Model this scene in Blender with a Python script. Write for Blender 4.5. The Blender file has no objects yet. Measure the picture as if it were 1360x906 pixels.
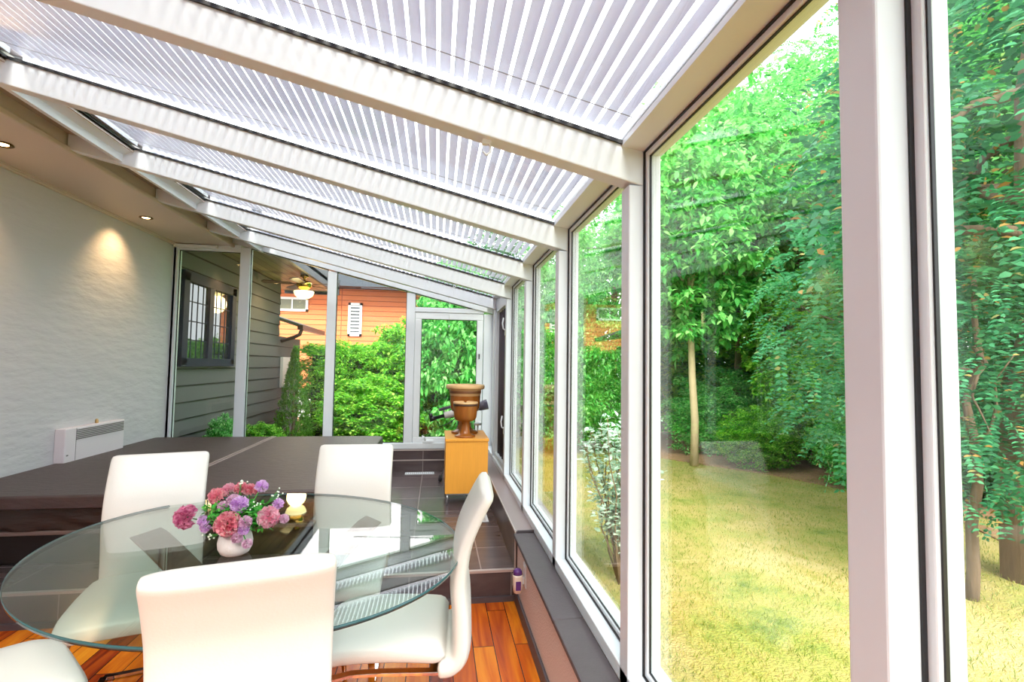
import bpy, bmesh, math, random
import numpy as np
from mathutils import Vector, Matrix, Euler
random.seed(7); RNG = np.random.default_rng(11)
S = bpy.context.scene
COL = S.collection
PI = math.pi

# ------------------------------------------------------------------ camera
f_px, yaw, pitch, roll = 650.0, math.radians(8.7), math.radians(2.87), math.radians(.87)
F = Vector((math.sin(yaw)*math.cos(pitch), math.cos(yaw)*math.cos(pitch), math.sin(pitch)))
Rt = Vector((math.cos(yaw), -math.sin(yaw), 0)); Up = Rt.cross(F)
R2 = Rt*math.cos(roll)+Up*math.sin(roll); U2 = Up*math.cos(roll)-Rt*math.sin(roll)
cd = bpy.data.cameras.new('camera'); cam = bpy.data.objects.new('camera', cd); COL.objects.link(cam)
cd.sensor_width = 36; cd.lens = 36*f_px/1360; cd.clip_start = .05; cd.clip_end = 300
M = Matrix((R2, U2, -F)).transposed().to_4x4(); M.translation = (0, 0, 1.4)
cam.matrix_world = M
S.camera = cam

# ------------------------------------------------------------------ world, sun, exposure
W = bpy.data.worlds.new('world'); S.world = W; W.use_nodes = True
wn = W.node_tree.nodes; wl = W.node_tree.links; wn.clear()
wo = wn.new('ShaderNodeOutputWorld'); bg = wn.new('ShaderNodeBackground')
bg.inputs[0].default_value = (.93, .95, 1, 1); bg.inputs[1].default_value = 3.5
wl.new(bg.outputs[0], wo.inputs[0])
sd = bpy.data.lights.new('sun', 'SUN'); sd.energy = 8.0; sd.angle = math.radians(28); sd.color = (1, .95, .82)
sun = bpy.data.objects.new('sun', sd); COL.objects.link(sun)
sun.rotation_euler = Vector((.05, .70, -.70)).to_track_quat('-Z', 'Y').to_euler()
S.view_settings.view_transform = 'Standard'; S.view_settings.look = 'None'
S.view_settings.gamma = 1; S.view_settings.use_curve_mapping = False
S.view_settings.exposure = 0.25
S.cycles.max_bounces = 10; S.cycles.transparent_max_bounces = 24; S.cycles.caustics_reflective = False

# ------------------------------------------------------------------ materials
def newmat(n):
    m = bpy.data.materials.new(n); m.use_nodes = True
    return m, m.node_tree.nodes, m.node_tree.links, m.node_tree.nodes['Principled BSDF']
def mat(n, col, rough=.5, metal=0, bump=0, bscale=50, var=0, vscale=4, stretch=(1, 1, 1), emit=None, est=0, spec=.5, trans=0):
    m, N, L, b = newmat(n)
    b.inputs['Base Color'].default_value = (*col, 1); b.inputs['Roughness'].default_value = rough
    b.inputs['Metallic'].default_value = metal; b.inputs['Specular IOR Level'].default_value = spec
    tc = N.new('ShaderNodeTexCoord'); mp = N.new('ShaderNodeMapping'); mp.inputs['Scale'].default_value = stretch
    L.new(tc.outputs['Object'], mp.inputs[0])
    if var:
        nz = N.new('ShaderNodeTexNoise'); nz.inputs['Scale'].default_value = vscale; nz.inputs['Detail'].default_value = 5
        L.new(mp.outputs[0], nz.inputs['Vector'])
        mx = N.new('ShaderNodeMix'); mx.data_type = 'RGBA'
        mx.inputs['A'].default_value = tuple(max(0, c*(1-var)) for c in col)+(1,)
        mx.inputs['B'].default_value = tuple(min(1, c*(1+var)) for c in col)+(1,)
        L.new(nz.outputs['Fac'], mx.inputs['Factor']); L.new(mx.outputs['Result'], b.inputs['Base Color'])
    if bump:
        nb = N.new('ShaderNodeTexNoise'); nb.inputs['Scale'].default_value = bscale; nb.inputs['Detail'].default_value = 4
        L.new(mp.outputs[0], nb.inputs['Vector'])
        bp = N.new('ShaderNodeBump'); bp.inputs['Strength'].default_value = bump; bp.inputs['Distance'].default_value = .01
        L.new(nb.outputs['Fac'], bp.inputs['Height']); L.new(bp.outputs[0], b.inputs['Normal'])
    if emit:
        b.inputs['Emission Color'].default_value = (*emit, 1); b.inputs['Emission Strength'].default_value = est
    if trans:
        tr = N.new('ShaderNodeBsdfTranslucent'); tr.inputs[0].default_value = (*col, 1)
        ms = N.new('ShaderNodeMixShader'); ms.inputs[0].default_value = trans
        L.new(b.outputs[0], ms.inputs[1]); L.new(tr.outputs[0], ms.inputs[2])
        L.new(ms.outputs[0], N['Material Output'].inputs[0])
    return m
def glassmat(n, tint, boost=1.0):
    m, N, L, b = newmat(n); N.remove(b)
    g = N.new('ShaderNodeNewGeometry'); mi = N.new('ShaderNodeMix'); mi.data_type = 'FLOAT'
    mi.inputs['A'].default_value = 1.5; mi.inputs['B'].default_value = 1/1.5
    L.new(g.outputs['Backfacing'], mi.inputs['Factor'])
    fr = N.new('ShaderNodeFresnel'); L.new(mi.outputs['Result'], fr.inputs['IOR'])
    mu = N.new('ShaderNodeMath'); mu.operation = 'MULTIPLY'; mu.use_clamp = True; mu.inputs[1].default_value = boost
    L.new(fr.outputs[0], mu.inputs[0])
    t = N.new('ShaderNodeBsdfTransparent'); t.inputs[0].default_value = (*tint, 1)
    gl = N.new('ShaderNodeBsdfGlossy'); gl.inputs['Roughness'].default_value = 0
    ms = N.new('ShaderNodeMixShader'); L.new(mu.outputs[0], ms.inputs[0]); L.new(t.outputs[0], ms.inputs[1]); L.new(gl.outputs[0], ms.inputs[2])
    L.new(ms.outputs[0], N['Material Output'].inputs[0])
    return m
def brickmat(n, cols, mortar, bw, rh, ms, rough, rot=0, offset=.5, grain=0, gscale=(1, 1, 1), bump=.2, axes='XY', spec=.5, shift=(0,0,0)):
    """boards, tiles or courses; each piece its own tone out of cols"""
    m, N, L, b = newmat(n)
    tc = N.new('ShaderNodeTexCoord'); sp = N.new('ShaderNodeSeparateXYZ'); cb = N.new('ShaderNodeCombineXYZ')
    L.new(tc.outputs['Object'], sp.inputs[0]); L.new(sp.outputs[axes[0]], cb.inputs[0]); L.new(sp.outputs[axes[1]], cb.inputs[1])
    ad = N.new('ShaderNodeVectorMath'); ad.inputs[1].default_value = shift; L.new(cb.outputs[0], ad.inputs[0])
    br = N.new('ShaderNodeTexBrick'); br.offset = offset; br.inputs['Scale'].default_value = 1
    br.inputs['Color1'].default_value = (0, 0, 0, 1); br.inputs['Color2'].default_value = (1, 1, 1, 1); br.inputs['Mortar'].default_value = (.5, .5, .5, 1)
    br.inputs['Brick Width'].default_value = bw; br.inputs['Row Height'].default_value = rh; br.inputs['Mortar Size'].default_value = ms
    br.inputs['Mortar Smooth'].default_value = .1; br.inputs['Bias'].default_value = 0
    L.new(ad.outputs[0], br.inputs['Vector'])
    rp = N.new('ShaderNodeValToRGB'); e = rp.color_ramp.elements
    while len(e) < len(cols): e.new(.5)
    for i, c in enumerate(cols): e[i].position = i/(max(1, len(cols)-1)); e[i].color = (*c, 1)
    src = br.outputs['Color']
    if grain:
        mp = N.new('ShaderNodeMapping'); mp.inputs['Scale'].default_value = gscale; L.new(ad.outputs[0], mp.inputs[0])
        # shift the grain from piece to piece
        sc_ = N.new('ShaderNodeVectorMath'); sc_.operation = 'MULTIPLY_ADD'; L.new(br.outputs['Color'], sc_.inputs[0]); sc_.inputs[1].default_value = (9, 9, 9)
        L.new(mp.outputs[0], sc_.inputs[2])
        nz = N.new('ShaderNodeTexNoise'); nz.inputs['Scale'].default_value = 1; nz.inputs['Detail'].default_value = 6; nz.inputs['Distortion'].default_value = 1.2
        L.new(sc_.outputs[0], nz.inputs['Vector'])
        mx = N.new('ShaderNodeMix'); mx.data_type = 'RGBA'; mx.inputs['Factor'].default_value = grain
        L.new(br.outputs['Color'], mx.inputs['A'])
        st = N.new('ShaderNodeMapRange'); st.inputs['From Min'].default_value = .3; st.inputs['From Max'].default_value = .7
        L.new(nz.outputs['Fac'], st.inputs[0]); L.new(st.outputs[0], mx.inputs['B'])
        src = mx.outputs['Result']
    L.new(src, rp.inputs[0])
    mm = N.new('ShaderNodeMix'); mm.data_type = 'RGBA'; L.new(br.outputs['Fac'], mm.inputs['Factor'])
    L.new(rp.outputs[0], mm.inputs['A']); mm.inputs['B'].default_value = (*mortar, 1)
    L.new(mm.outputs['Result'], b.inputs['Base Color']); b.inputs['Roughness'].default_value = rough; b.inputs['Specular IOR Level'].default_value = spec
    bp = N.new('ShaderNodeBump'); bp.invert = True; bp.inputs['Strength'].default_value = bump; bp.inputs['Distance'].default_value = .004
    L.new(br.outputs['Fac'], bp.inputs['Height']); L.new(bp.outputs[0], b.inputs['Normal'])
    return m
def leafmat(n, cols, tr=.45, rough=.5, pos=None):
    m, N, L, b = newmat(n)
    g = N.new('ShaderNodeNewGeometry'); rp = N.new('ShaderNodeValToRGB'); e = rp.color_ramp.elements
    while len(e) < len(cols): e.new(.5)
    for i, c in enumerate(cols): e[i].position = pos[i] if pos else i/(len(cols)-1); e[i].color = (*c, 1)
    L.new(g.outputs['Random Per Island'], rp.inputs[0]); L.new(rp.outputs[0], b.inputs['Base Color'])
    b.inputs['Roughness'].default_value = rough; b.inputs['Specular IOR Level'].default_value = .3
    t = N.new('ShaderNodeBsdfTranslucent'); L.new(rp.outputs[0], t.inputs[0])
    ms = N.new('ShaderNodeMixShader'); ms.inputs[0].default_value = tr
    L.new(b.outputs[0], ms.inputs[1]); L.new(t.outputs[0], ms.inputs[2]); L.new(ms.outputs[0], N['Material Output'].inputs[0])
    return m

WHITE = mat('white_painted_metal', (.73, .785, .845), .35)
WHITE2 = mat('white_vinyl', (.77, .82, .87), .3)
GASKET = mat('black_gasket', (.012, .012, .015), .5)
GLASS = glassmat('window_glass', (.95, .975, .96), 1.0)
ROOFGLASS = glassmat('roof_glass', (.97, .98, .985), .8)
TABLEGLASS = glassmat('table_glass', (.82, .885, .86), 1.25)
EDGEGLASS = mat('glass_edge', (.03, .09, .10), .1)
SLAT = mat('blind_slat', (.72, .74, .83), .3, trans=.34)
CORD = mat('cord', (.35, .33, .36), .8)
STUCCO = mat('white_stucco', (.60, .60, .62), .75, bump=1, bscale=7, stretch=(1, .6, 1.9))
CEIL = mat('ceiling_paint', (.66, .57, .51), .5, bump=.05, bscale=60)
PANEL = mat('roof_panel', (.50, .43, .38), .18)
WOOD = brickmat('acacia_planks', [(.12, .012, .002), (.36, .045, .004), (.58, .11, .006), (.78, .22, .01), (.90, .36, .02)], (.02, .005, .002), .95, .105, .0022, .26, spec=.35,
                offset=.37, grain=.42, gscale=(1.6, 16, 1), axes='YX', bump=.3)
TILE = brickmat('slate_tile', [(.065, .045, .05), (.10, .075, .078), (.135, .10, .10)], (.27, .22, .22), .42, .42, .004, .22, offset=0,
                grain=.55, gscale=(2.2, 9, 1), axes='XY', bump=.25, shift=(.13, .03, 0))
TILEV = brickmat('slate_tile_wall', [(.055, .038, .042), (.085, .063, .067), (.12, .09, .092)], (.30, .24, .24), .45, .6, .004, .33, offset=0,
                 grain=.6, gscale=(2.5, 8, 1), axes='YZ', bump=.2, shift=(.1, .19, 0), spec=.2)
TILEF = brickmat('slate_tile_riser', [(.055, .038, .042), (.085, .063, .067), (.12, .09, .092)], (.3, .25, .25), .6, .6, .003, .25, offset=0,
                 grain=.6, gscale=(2.5, 8, 1), axes='XZ', bump=.2, shift=(.13, .3, 0))
TRIMLIGHT = mat('metal_tile_trim', (.52, .44, .42), .35, metal=.3)
CAP = mat('dark_ledge_cap', (.085, .07, .078), .5, bump=.1, bscale=90, var=.15, vscale=20)
PLASTER = mat('beige_plaster', (.72, .60, .55), .85, bump=.5, bscale=120)
LEATHERW = mat('ivory_leather', (.70, .68, .645), .36, bump=.05, bscale=160)
CHROME = mat('chrome', (.75, .72, .70), .07, metal=1)
STEEL = mat('brushed_steel', (.55, .55, .57), .3, metal=1)
WALNUT = mat('walnut_veneer', (.15, .075, .045), .35, var=.35, vscale=6, stretch=(1, 1, 12))
SPAV = mat('dark_brown_vinyl', (.068, .045, .042), .45, bump=.6, bscale=9, var=.5, vscale=4, stretch=(1.5, 11, 3))
SPAS = mat('spa_skirt_vinyl', (.035, .018, .013), .4, bump=.9, bscale=6, var=.3, vscale=6, stretch=(1, 3, 5))
SPAB = mat('spa_cabinet_brown', (.014, .007, .006), .5, var=.2, vscale=8)
SEAM = mat('cover_seam', (.32, .25, .23), .5)
BEECH = mat('beech_veneer', (.80, .35, .045), .4, var=.10, vscale=4, stretch=(14, 14, 1))
URN = mat('glazed_brown_wood', (.30, .095, .015), .18, var=.3, vscale=7, stretch=(6, 6, 1))
URNL = mat('pale_wood_rim', (.72, .46, .22), .3, var=.12, vscale=12)
BLACKP = mat('black_plastic', (.015, .015, .018), .35)
TELEW = mat('white_tube_enamel', (.85, .85, .86), .3)
TELEG = mat('grey_purple_plastic', (.10, .09, .13), .35)
HEAT = mat('heater_enamel', (.80, .74, .78), .35)
HEATG = mat('heater_slot', (.16, .13, .14), .5)
PURPLE = mat('purple_plastic', (.12, .035, .22), .25)
CREAMP = mat('cream_plastic', (.85, .74, .66), .35)
VASE = mat('stone_white_ceramic', (.72, .66, .66), .55, bump=.15, bscale=150)
BULB = mat('warm_bulb', (1, .8, .4), .4, emit=(1, .66, .28), est=14)
BRASS = mat('dark_brass', (.16, .09, .03), .3, metal=1)
SCREEN = mat('charcoal_curtain', (.10, .085, .10), .9, bump=.6, bscale=3, stretch=(1, 18, .3))
SIDING = brickmat('grey_lap_siding', [(.095, .10, .105), (.12, .122, .125)], (.012, .012, .012), 40, .2, .008, .7, axes='YZ', offset=0, grain=.3, gscale=(.5, 6, 1), bump=1)
NAVY = mat('navy_window_trim', (.008, .014, .045), .6, spec=.2)
DARKGLASS = mat('dark_window_glass', (.02, .03, .035), .03, spec=1)
PLANKC = brickmat('porch_ceiling_boards', [(.14, .125, .07), (.22, .19, .10), (.30, .26, .15)], (.05, .04, .025), 30, .14, .008, .35, axes='YX', offset=0, grain=.4, gscale=(.8, 12, 1))
FASCIA = mat('dark_navy_fascia', (.035, .045, .065), .5)
ORANGE = brickmat('orange_clapboard', [(.74, .20, .07), (.80, .24, .085)], (.40, .085, .03), 60, .16, .012, .7, axes='XZ', offset=0, bump=.8)
ROOFG = brickmat('grey_shingle', [(.72, .66, .70), (.82, .76, .80)], (.60, .54, .58), .35, .14, .01, .9, axes='XY')
GUTTER = mat('brown_gutter', (.035, .02, .012), .4)
GREENROOF = mat('dark_green_roof', (.04, .07, .055), .6, var=.3, vscale=12)
WTRIM = mat('white_window_trim', (.85, .85, .85), .5)
BARK = mat('bark', (.17, .115, .075), .9, bump=1, bscale=12, var=.45, vscale=10, stretch=(3, 3, .5))
BARKP = mat('pale_bark', (.55, .43, .26), .85, bump=.6, bscale=14, var=.25, vscale=9, stretch=(3, 3, .6))
TWIG = mat('twig', (.20, .13, .07), .9)
FENCE = mat('red_brown_fence', (.22, .09, .055), .8, var=.3, vscale=5)
FENCEG = mat('grey_fence_board', (.42, .38, .38), .8, var=.2, vscale=5)
L_BRIGHT = leafmat('leaves_bright', [(.05, .30, .06), (.10, .52, .10), (.22, .72, .16), (.50, .88, .32)], .5)
L_MID = leafmat('leaves_mid', [(.04, .28, .06), (.10, .52, .10), (.24, .72, .18), (.48, .85, .36)], .55)
L_DARK = leafmat('leaves_dark', [(.012, .09, .03), (.03, .18, .05), (.06, .30, .08), (.12, .42, .10)], .4)
L_BLUE = leafmat('leaves_bluish', [(.05, .30, .12), (.10, .50, .20), (.22, .66, .34), (.50, .42, .14)], .5, pos=[0, .4, .93, 1])
L_PODS = leafmat('leaves_with_pods', [(.05, .28, .07), (.12, .52, .12), (.26, .72, .22), (.75, .36, .12)], .5, pos=[0, .45, .9, .96])
L_SHADE = leafmat('leaves_shade', [(.02, .13, .06), (.04, .24, .10), (.09, .36, .16), (.42, .22, .06)], .35, pos=[0, .45, .93, .99])  # deep shade at the right pane put into the leaf colour
L_HEDGE = leafmat('leaves_hedge', [(.05, .26, .02), (.12, .48, .03), (.26, .68, .05), (.55, .85, .14)], .5)
L_CYP = leafmat('leaves_cypress', [(.06, .22, .02), (.11, .36, .03), (.20, .50, .05)], .35)
L_PALE = leafmat('leaves_variegated', [(.30, .50, .36), (.62, .80, .68), (.85, .95, .86)], .35)
L_BOUQ = leafmat('bouquet_leaves', [(.02, .22, .02), (.05, .42, .04), (.20, .60, .12)], .3)
# lawn
LAWN, N, L, b = newmat('dry_lawn')
tc = N.new('ShaderNodeTexCoord'); n1 = N.new('ShaderNodeTexNoise'); n1.inputs['Scale'].default_value = 1.1; n1.inputs['Detail'].default_value = 8; n1.inputs['Roughness'].default_value = .75
L.new(tc.outputs['Object'], n1.inputs['Vector'])
rp = N.new('ShaderNodeValToRGB'); e = rp.color_ramp.elements; e.new(.5); e.new(.6)
for i, (p, c) in enumerate(((.34, (.11, .17, .02)), (.42, (.26, .28, .05)), (.54, (.38, .31, .09)), (.70, (.50, .39, .18)))): e[i].position = p; e[i].color = (*c, 1)
L.new(n1.outputs[0], rp.inputs[0]); L.new(rp.outputs[0], b.inputs['Base Color']); b.inputs['Roughness'].default_value = .95
n2 = N.new('ShaderNodeTexNoise'); n2.inputs['Scale'].default_value = 60; L.new(tc.outputs['Object'], n2.inputs['Vector'])
bp = N.new('ShaderNodeBump'); bp.inputs['Strength'].default_value = .8; bp.inputs['Distance'].default_value = .03; L.new(n2.outputs[0], bp.inputs['Height']); L.new(bp.outputs[0], b.inputs['Normal'])
GRASSB = leafmat('grass_blades', [(.12, .22, .02), (.30, .33, .06), (.52, .43, .14)], .4)
MULCH = mat('mulch', (.30, .16, .085), .95, bump=1, bscale=30, var=.5, vscale=14)

# ------------------------------------------------------------------ mesh helpers
class MB:
    def __init__(s): s.v = []; s.f = []; s.sm = []
    def add(s, vs, fs, smooth=False, mtx=None):
        o = len(s.v)
        s.v += [tuple(mtx @ Vector(v)) if mtx else tuple(v) for v in vs]
        s.f += [tuple(i+o for i in f) for f in fs]; s.sm += [smooth]*len(fs)
        return s
    def box(s, x0, x1, y0, y1, z0, z1, mtx=None):
        v = [(x, y, z) for z in (z0, z1) for y in (y0, y1) for x in (x0, x1)]
        return s.add(v, [(0, 2, 3, 1), (4, 5, 7, 6), (0, 1, 5, 4), (2, 6, 7, 3), (0, 4, 6, 2), (1, 3, 7, 5)], mtx=mtx)
    def prism(s, poly, a, b, axis='y'):
        """poly: 2-D outline, swept along axis from a to b (axis y: poly is x,z; axis x: y,z; axis z: x,y)"""
        mk = {'y': lambda p, t: (p[0], t, p[1]), 'x': lambda p, t: (t, p[0], p[1]), 'z': lambda p, t: (p[0], p[1], t)}[axis]
        n = len(poly); v = [mk(p, a) for p in poly]+[mk(p, b) for p in poly]
        return s.add(v, [tuple(range(n))[::-1], tuple(range(n, 2*n))]+[(i, (i+1) % n, n+(i+1) % n, n+i) for i in range(n)])
    def rings(s, R, cap=True, smooth=True, closed=True):
        n = len(R[0]); v = [p for r in R for p in r]; f = []
        for i in range(len(R)-1):
            for j in range(n if closed else n-1):
                k = (j+1) % n; f.append((i*n+j, i*n+k, (i+1)*n+k, (i+1)*n+j))
        if cap: f += [tuple(range(n))[::-1], tuple(range((len(R)-1)*n, len(R)*n))]
        return s.add(v, f, smooth)
    def tube(s, pts, r, n=8, smooth=True, flat=None):
        pts = [Vector(p) for p in pts]; R = []; rs = r if isinstance(r, (list, tuple)) else [r]*len(pts)
        ref = None
        for i, p in enumerate(pts):
            t = (pts[min(i+1, len(pts)-1)]-pts[max(i-1, 0)]).normalized()
            if ref is None: ref = Vector((0, 0, 1)) if abs(t.z) < .9 else Vector((1, 0, 0))
            a = (ref-t*ref.dot(t)).normalized(); b_ = t.cross(a); ref = a
            if flat:
                w, h = flat; R.append([p+a*(h*sy)+b_*(w*sx) for sx, sy in ((1, 1), (-1, 1), (-1, -1), (1, -1))])
            else: R.append([p+a*rs[i]*math.cos(q*2*PI/n)+b_*rs[i]*math.sin(q*2*PI/n) for q in range(n)])
        return s.rings(R, smooth=smooth and not flat)
    def lathe(s, prof, c=(0, 0, 0), n=32, smooth=True):
        R = [[(c[0]+r*math.cos(q*2*PI/n), c[1]+r*math.sin(q*2*PI/n), c[2]+z) for q in range(n)] for r, z in prof]
        return s.rings(R, cap=True, smooth=smooth)
    def build(s, name, m, parent=None, bevel=0, loc=None):
        me = bpy.data.meshes.new(name); me.from_pydata(s.v, [], s.f); me.polygons.foreach_set('use_smooth', s.sm)
        bm = bmesh.new(); bm.from_mesh(me); bmesh.ops.recalc_face_normals(bm, faces=bm.faces); bm.to_mesh(me); bm.free()
        me.materials.append(m)
        o = bpy.data.objects.new(name, me); COL.objects.link(o)
        if parent: o.parent = parent
        if loc: o.location = loc
        if bevel:
            md = o.modifiers.new('bevel', 'BEVEL'); md.width = bevel; md.segments = 2; md.limit_method = 'ANGLE'; md.angle_limit = math.radians(40)
        return o
def tag(o, label=None, cat=None, group=None, kind=None):
    if label: o['label'] = label
    if cat: o['category'] = cat
    if group: o['group'] = group
    if kind: o['kind'] = kind
    return o
def empty(name, loc=(0, 0, 0), rz=0):
    o = bpy.data.objects.new(name, None); COL.objects.link(o); o.location = loc; o.rotation_euler = (0, 0, rz); o.empty_display_size = .1
    return o
def struct(o, label=None, cat=None):
    return tag(o, label, cat, None, 'structure')
def children(o): return [c for c in bpy.data.objects if c.parent == o]
def copy_tree(o, parent=None):
    c = o.copy(); COL.objects.link(c)
    if parent: c.parent = parent
    for ch in children(o): copy_tree(ch, c)
    return c

# ------------------------------------------------------------------ the setting: floors and low walls
Yfar = 5.86
GZ = -.3
def roofz(x): return 2.13+.24*(.575-x)
struct(MB().box(-2.95, .52, -2.2, 2.98, -.12, 0).build('floor', WOOD), 'glossy orange acacia plank floor beside the low beige wall', 'floor')
t = empty('raised_floor'); struct(t, 'raised dark slate tile floor one step above the wooden planks', 'tile floor')
MB().box(-2.87, .49, 2.975, Yfar, 0, .18).build('tread', TILE, t)
MB().box(-2.87, .486, 2.958, 2.975, 0, .168).build('riser', TILEF, t)
MB().box(-2.87, .486, 2.953, 2.978, .168, .182).build('nosing', TRIMLIGHT, t)
MB().box(-2.87, .486, 2.944, 2.958, 0, .03).build('base_strip', CAP, t)
# right low wall
struct(MB().box(.5, .78, -2.2, 2.93, GZ, .38).build('wall_right', PLASTER), 'low beige plaster wall under the garden windows', 'wall')
c = MB().box(.475, .602, -2.2, 1.93, .38, .403).box(.475, .602, 1.932, 2.93, .38, .403)
struct(c.build('trim_1', CAP, bevel=.006), 'dark stone cap running along the low beige wall', 'ledge')
struct(MB().box(.486, .5, -2.2, 2.94, 0, .075).build('baseboard_right', CAP, bevel=.003), 'dark baseboard at the foot of the low beige wall', 'baseboard')
t = empty('tile_ledge'); struct(t, 'dark slate tiled ledge under the far right windows', 'ledge')
MB().box(.49, .78, 2.945, Yfar, GZ, .41).build('ledge_body', TILEV, t)
MB().box(.484, .492, 2.93, 2.95, .182, .41).build('corner_strip', TRIMLIGHT, t)
MB().box(.484, .492, 2.95, Yfar, .402, .413).build('edge_strip', TRIMLIGHT, t)
MB().box(.5, .6, 2.932, 2.945, .403, .415).build('step_strip', CAP, t)
t = empty('wall_back'); struct(t, 'dark tiled ledge under the far windows', 'ledge')
MB().box(-2.87, .49, 5.74, 6.0, .0, .425).build('ledge_body', TILEF, t)
MB().box(-2.87, .49, 5.734, 5.742, .30, .312).build('tile_trim', TRIMLIGHT, t)
MB().box(-2.87, .49, 5.734, 5.742, .413, .427).build('edge_strip', TRIMLIGHT, t)
MB().box(-3.2, .78, 5.9, 6.0, GZ, .0).build('footing', PLASTER, t)
struct(MB().box(-3.05, .78, -2.3, -2.2, GZ, 2.9).build('wall_light_block', STUCCO), 'unseen white wall added behind the camera to block light', 'wall')  # out of view, added to keep sun and sky light out of the room
# left wall, low ceiling
struct(MB().box(-3.05, -2.87, -2.2, 5.95, GZ, 2.86).build('wall_left', STUCCO), 'white textured stucco wall left of the spa', 'wall')
struct(MB().box(-2.90, -2.84, 5.80, 5.90, .4, 2.68).build('trim_2', WHITE, bevel=.004))
t = empty('ceiling'); struct(t, 'flat beige ceiling strip with round downlights above the spa', 'ceiling')
MB().box(-2.87, -2.28, -2.2, 5.9, 2.68, 2.80).build('board', CEIL, t)
MB().box(-2.87, -2.845, -2.2, 5.86, 2.655, 2.68).build('crown_moulding', CEIL, t, bevel=.006)
MB().box(-2.87, -2.83, -2.2, 5.86, 2.672, 2.68).build('crown_bead', CEIL, t)
MB().box(-2.285, -2.25, -2.2, 5.86, 2.665, 2.70).build('edge_moulding', CEIL, t, bevel=.008)
struct(MB().prism([(-2.30, roofz(-2.30)-.03), (-1.90, roofz(-1.90)-.03), (-1.90, roofz(-1.90)+.02), (-2.30, roofz(-2.30)+.02)], -2.2, 5.9).build('ceiling_panel', PANEL), 'sloping glossy beige panel between purlin and flat ceiling', 'ceiling')
# purlin
p = MB().prism([(-2.0, roofz(-2.0)-.11), (-1.96, roofz(-1.96)-.11), (-1.96, roofz(-1.96)), (-2.0, roofz(-2.0))], -2.2, 5.86)
struct(p.build('purlin', WHITE), 'white purlin closing the upper end of the glazed roof', 'beam')
# house roof over the panel and upper house wall outside
t = empty('house_wall'); struct(t, 'white upper house wall standing above the glazed roof', 'wall')
MB().box(-3.3, -3.05, -3, 6.6, 2.8, 6.2).build('upper_wall', mat('upper_wall_paint', (.90, .88, .95), .8), t)
MB().prism([(-3.3, 2.82), (-2.3, 2.82), (-1.9, roofz(-1.9)+.05), (-1.9, roofz(-1.9)+.10), (-3.3, 3.05)], -3, 5.95).build('flashing', ROOFG, t)

# posts and rafters
PY = [-1.24, -.32, .615, 1.51, 2.433, 3.355, 4.305, 5.20]
post_txt = ['nearest the camera, at the right edge of the picture', 'second nearest, cut by the bottom of the picture', 'third from the camera along the right windows', 'fourth from the camera, where the tiled ledge passes', 'fifth, right of the charcoal curtained window', 'last before the far corner, behind the yellow cabinet']
for i, y in enumerate(PY):
    q = MB().box(.60, .70, y-.033, y+.033, .40, roofz(.65)-.123)
    o = struct(q.build('window_post', WHITE, bevel=.004), 'white window post '+(post_txt[i-2] if i >= 2 else 'behind the camera'), 'post')
raf_txt = ['running overhead into the second post', 'second in view over the dining table', 'third in view', 'fourth in view', 'fifth in view, nearest the far wall']
for i, y in enumerate(PY):
    x0, x1 = -2.27, .60
    q = MB().prism([(x0, roofz(x0)-.125), (.70, roofz(.70)-.125), (.70, roofz(.7)), (x0, roofz(x0))], y-.033, y+.033)
    struct(q.build('rafter', WHITE, bevel=.004), 'white sloping roof rafter '+(raf_txt[i-3] if i >= 3 else 'behind the camera'), 'rafter')
struct(MB().prism([(-2.27, roofz(-2.27)-.10), (.66, roofz(.66)-.10), (.70, roofz(.7)), (-2.27, roofz(-2.27))], 5.78, 5.93).build('trim_3', WHITE), 'white sloping head beam of the far window wall', 'beam')
# eave beam
q = MB().prism([(.575, 2.112), (.66, 2.100), (.715, 2.095), (.715, 2.14), (.575, 2.15)], -2.2, 5.93)
struct(q.build('trim_4', WHITE), 'white eave beam over the right windows', 'beam')
# right rail (between cap and glass)
q = MB().box(.60, .70, -2.2, 5.86, .40, .45)
struct(q.build('trim_5', WHITE2, bevel=.004), 'white sill rail under the right windows', 'sill')

# right windows
wname = ['window_%d' % k for k in range(1, 9)]
wl_ = ['right garden window nearest the camera, full of shaded leaves', 'large right window in front of the bright lawn', 'right window showing the pale variegated shrub', 'narrow looking right window beyond the third post', 'right window just before the curtained one']
bay_labels = {1: wl_[0], 2: wl_[1], 3: wl_[2], 4: wl_[3], 5: wl_[4]}
for k in range(len(PY)-1):
    y0, y1 = PY[k]+.033, PY[k+1]-.033
    if k == 6: continue
    t = empty('window_%d' % (k+1), ((.66), (y0+y1)/2, .45)); struct(t, bay_labels.get(k, 'right window behind the camera'), 'window')
    cy = (y0+y1)/2
    def rel(mb): mb.v = [(v[0]-.66, v[1]-cy, v[2]-.45) for v in mb.v]; return mb
    rel(MB().box(.655, .70, y0, y0+.018, .45, 2.10).box(.655, .70, y1-.018, y1, .45, 2.10).box(.655, .70, y0+.018, y1-.018, .45, .468).box(.655, .70, y0+.018, y1-.018, 2.082, 2.10)).build('window_frame', WHITE2, t, bevel=.003)
    a = .0035; rel(MB().box(.648, .655, y0, y0+a, .45, 2.10).box(.648, .655, y1-a, y1, .45, 2.10).box(.648, .655, y0, y1, .45, .45+a).box(.648, .655, y0, y1, 2.10-a, 2.10)
        .box(.662, .668, y0+.018, y0+.021, .468, 2.082).box(.662, .668, y1-.021, y1-.018, .468, 2.082).box(.662, .668, y0+.020, y1-.020, .468, .471).box(.662, .668, y0+.020, y1-.020, 2.079, 2.082)).build('gasket', GASKET, t)
    rel(MB().box(.668, .674, y0+.018, y1-.018, .468, 2.082)).build('pane', GLASS, t)
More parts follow.
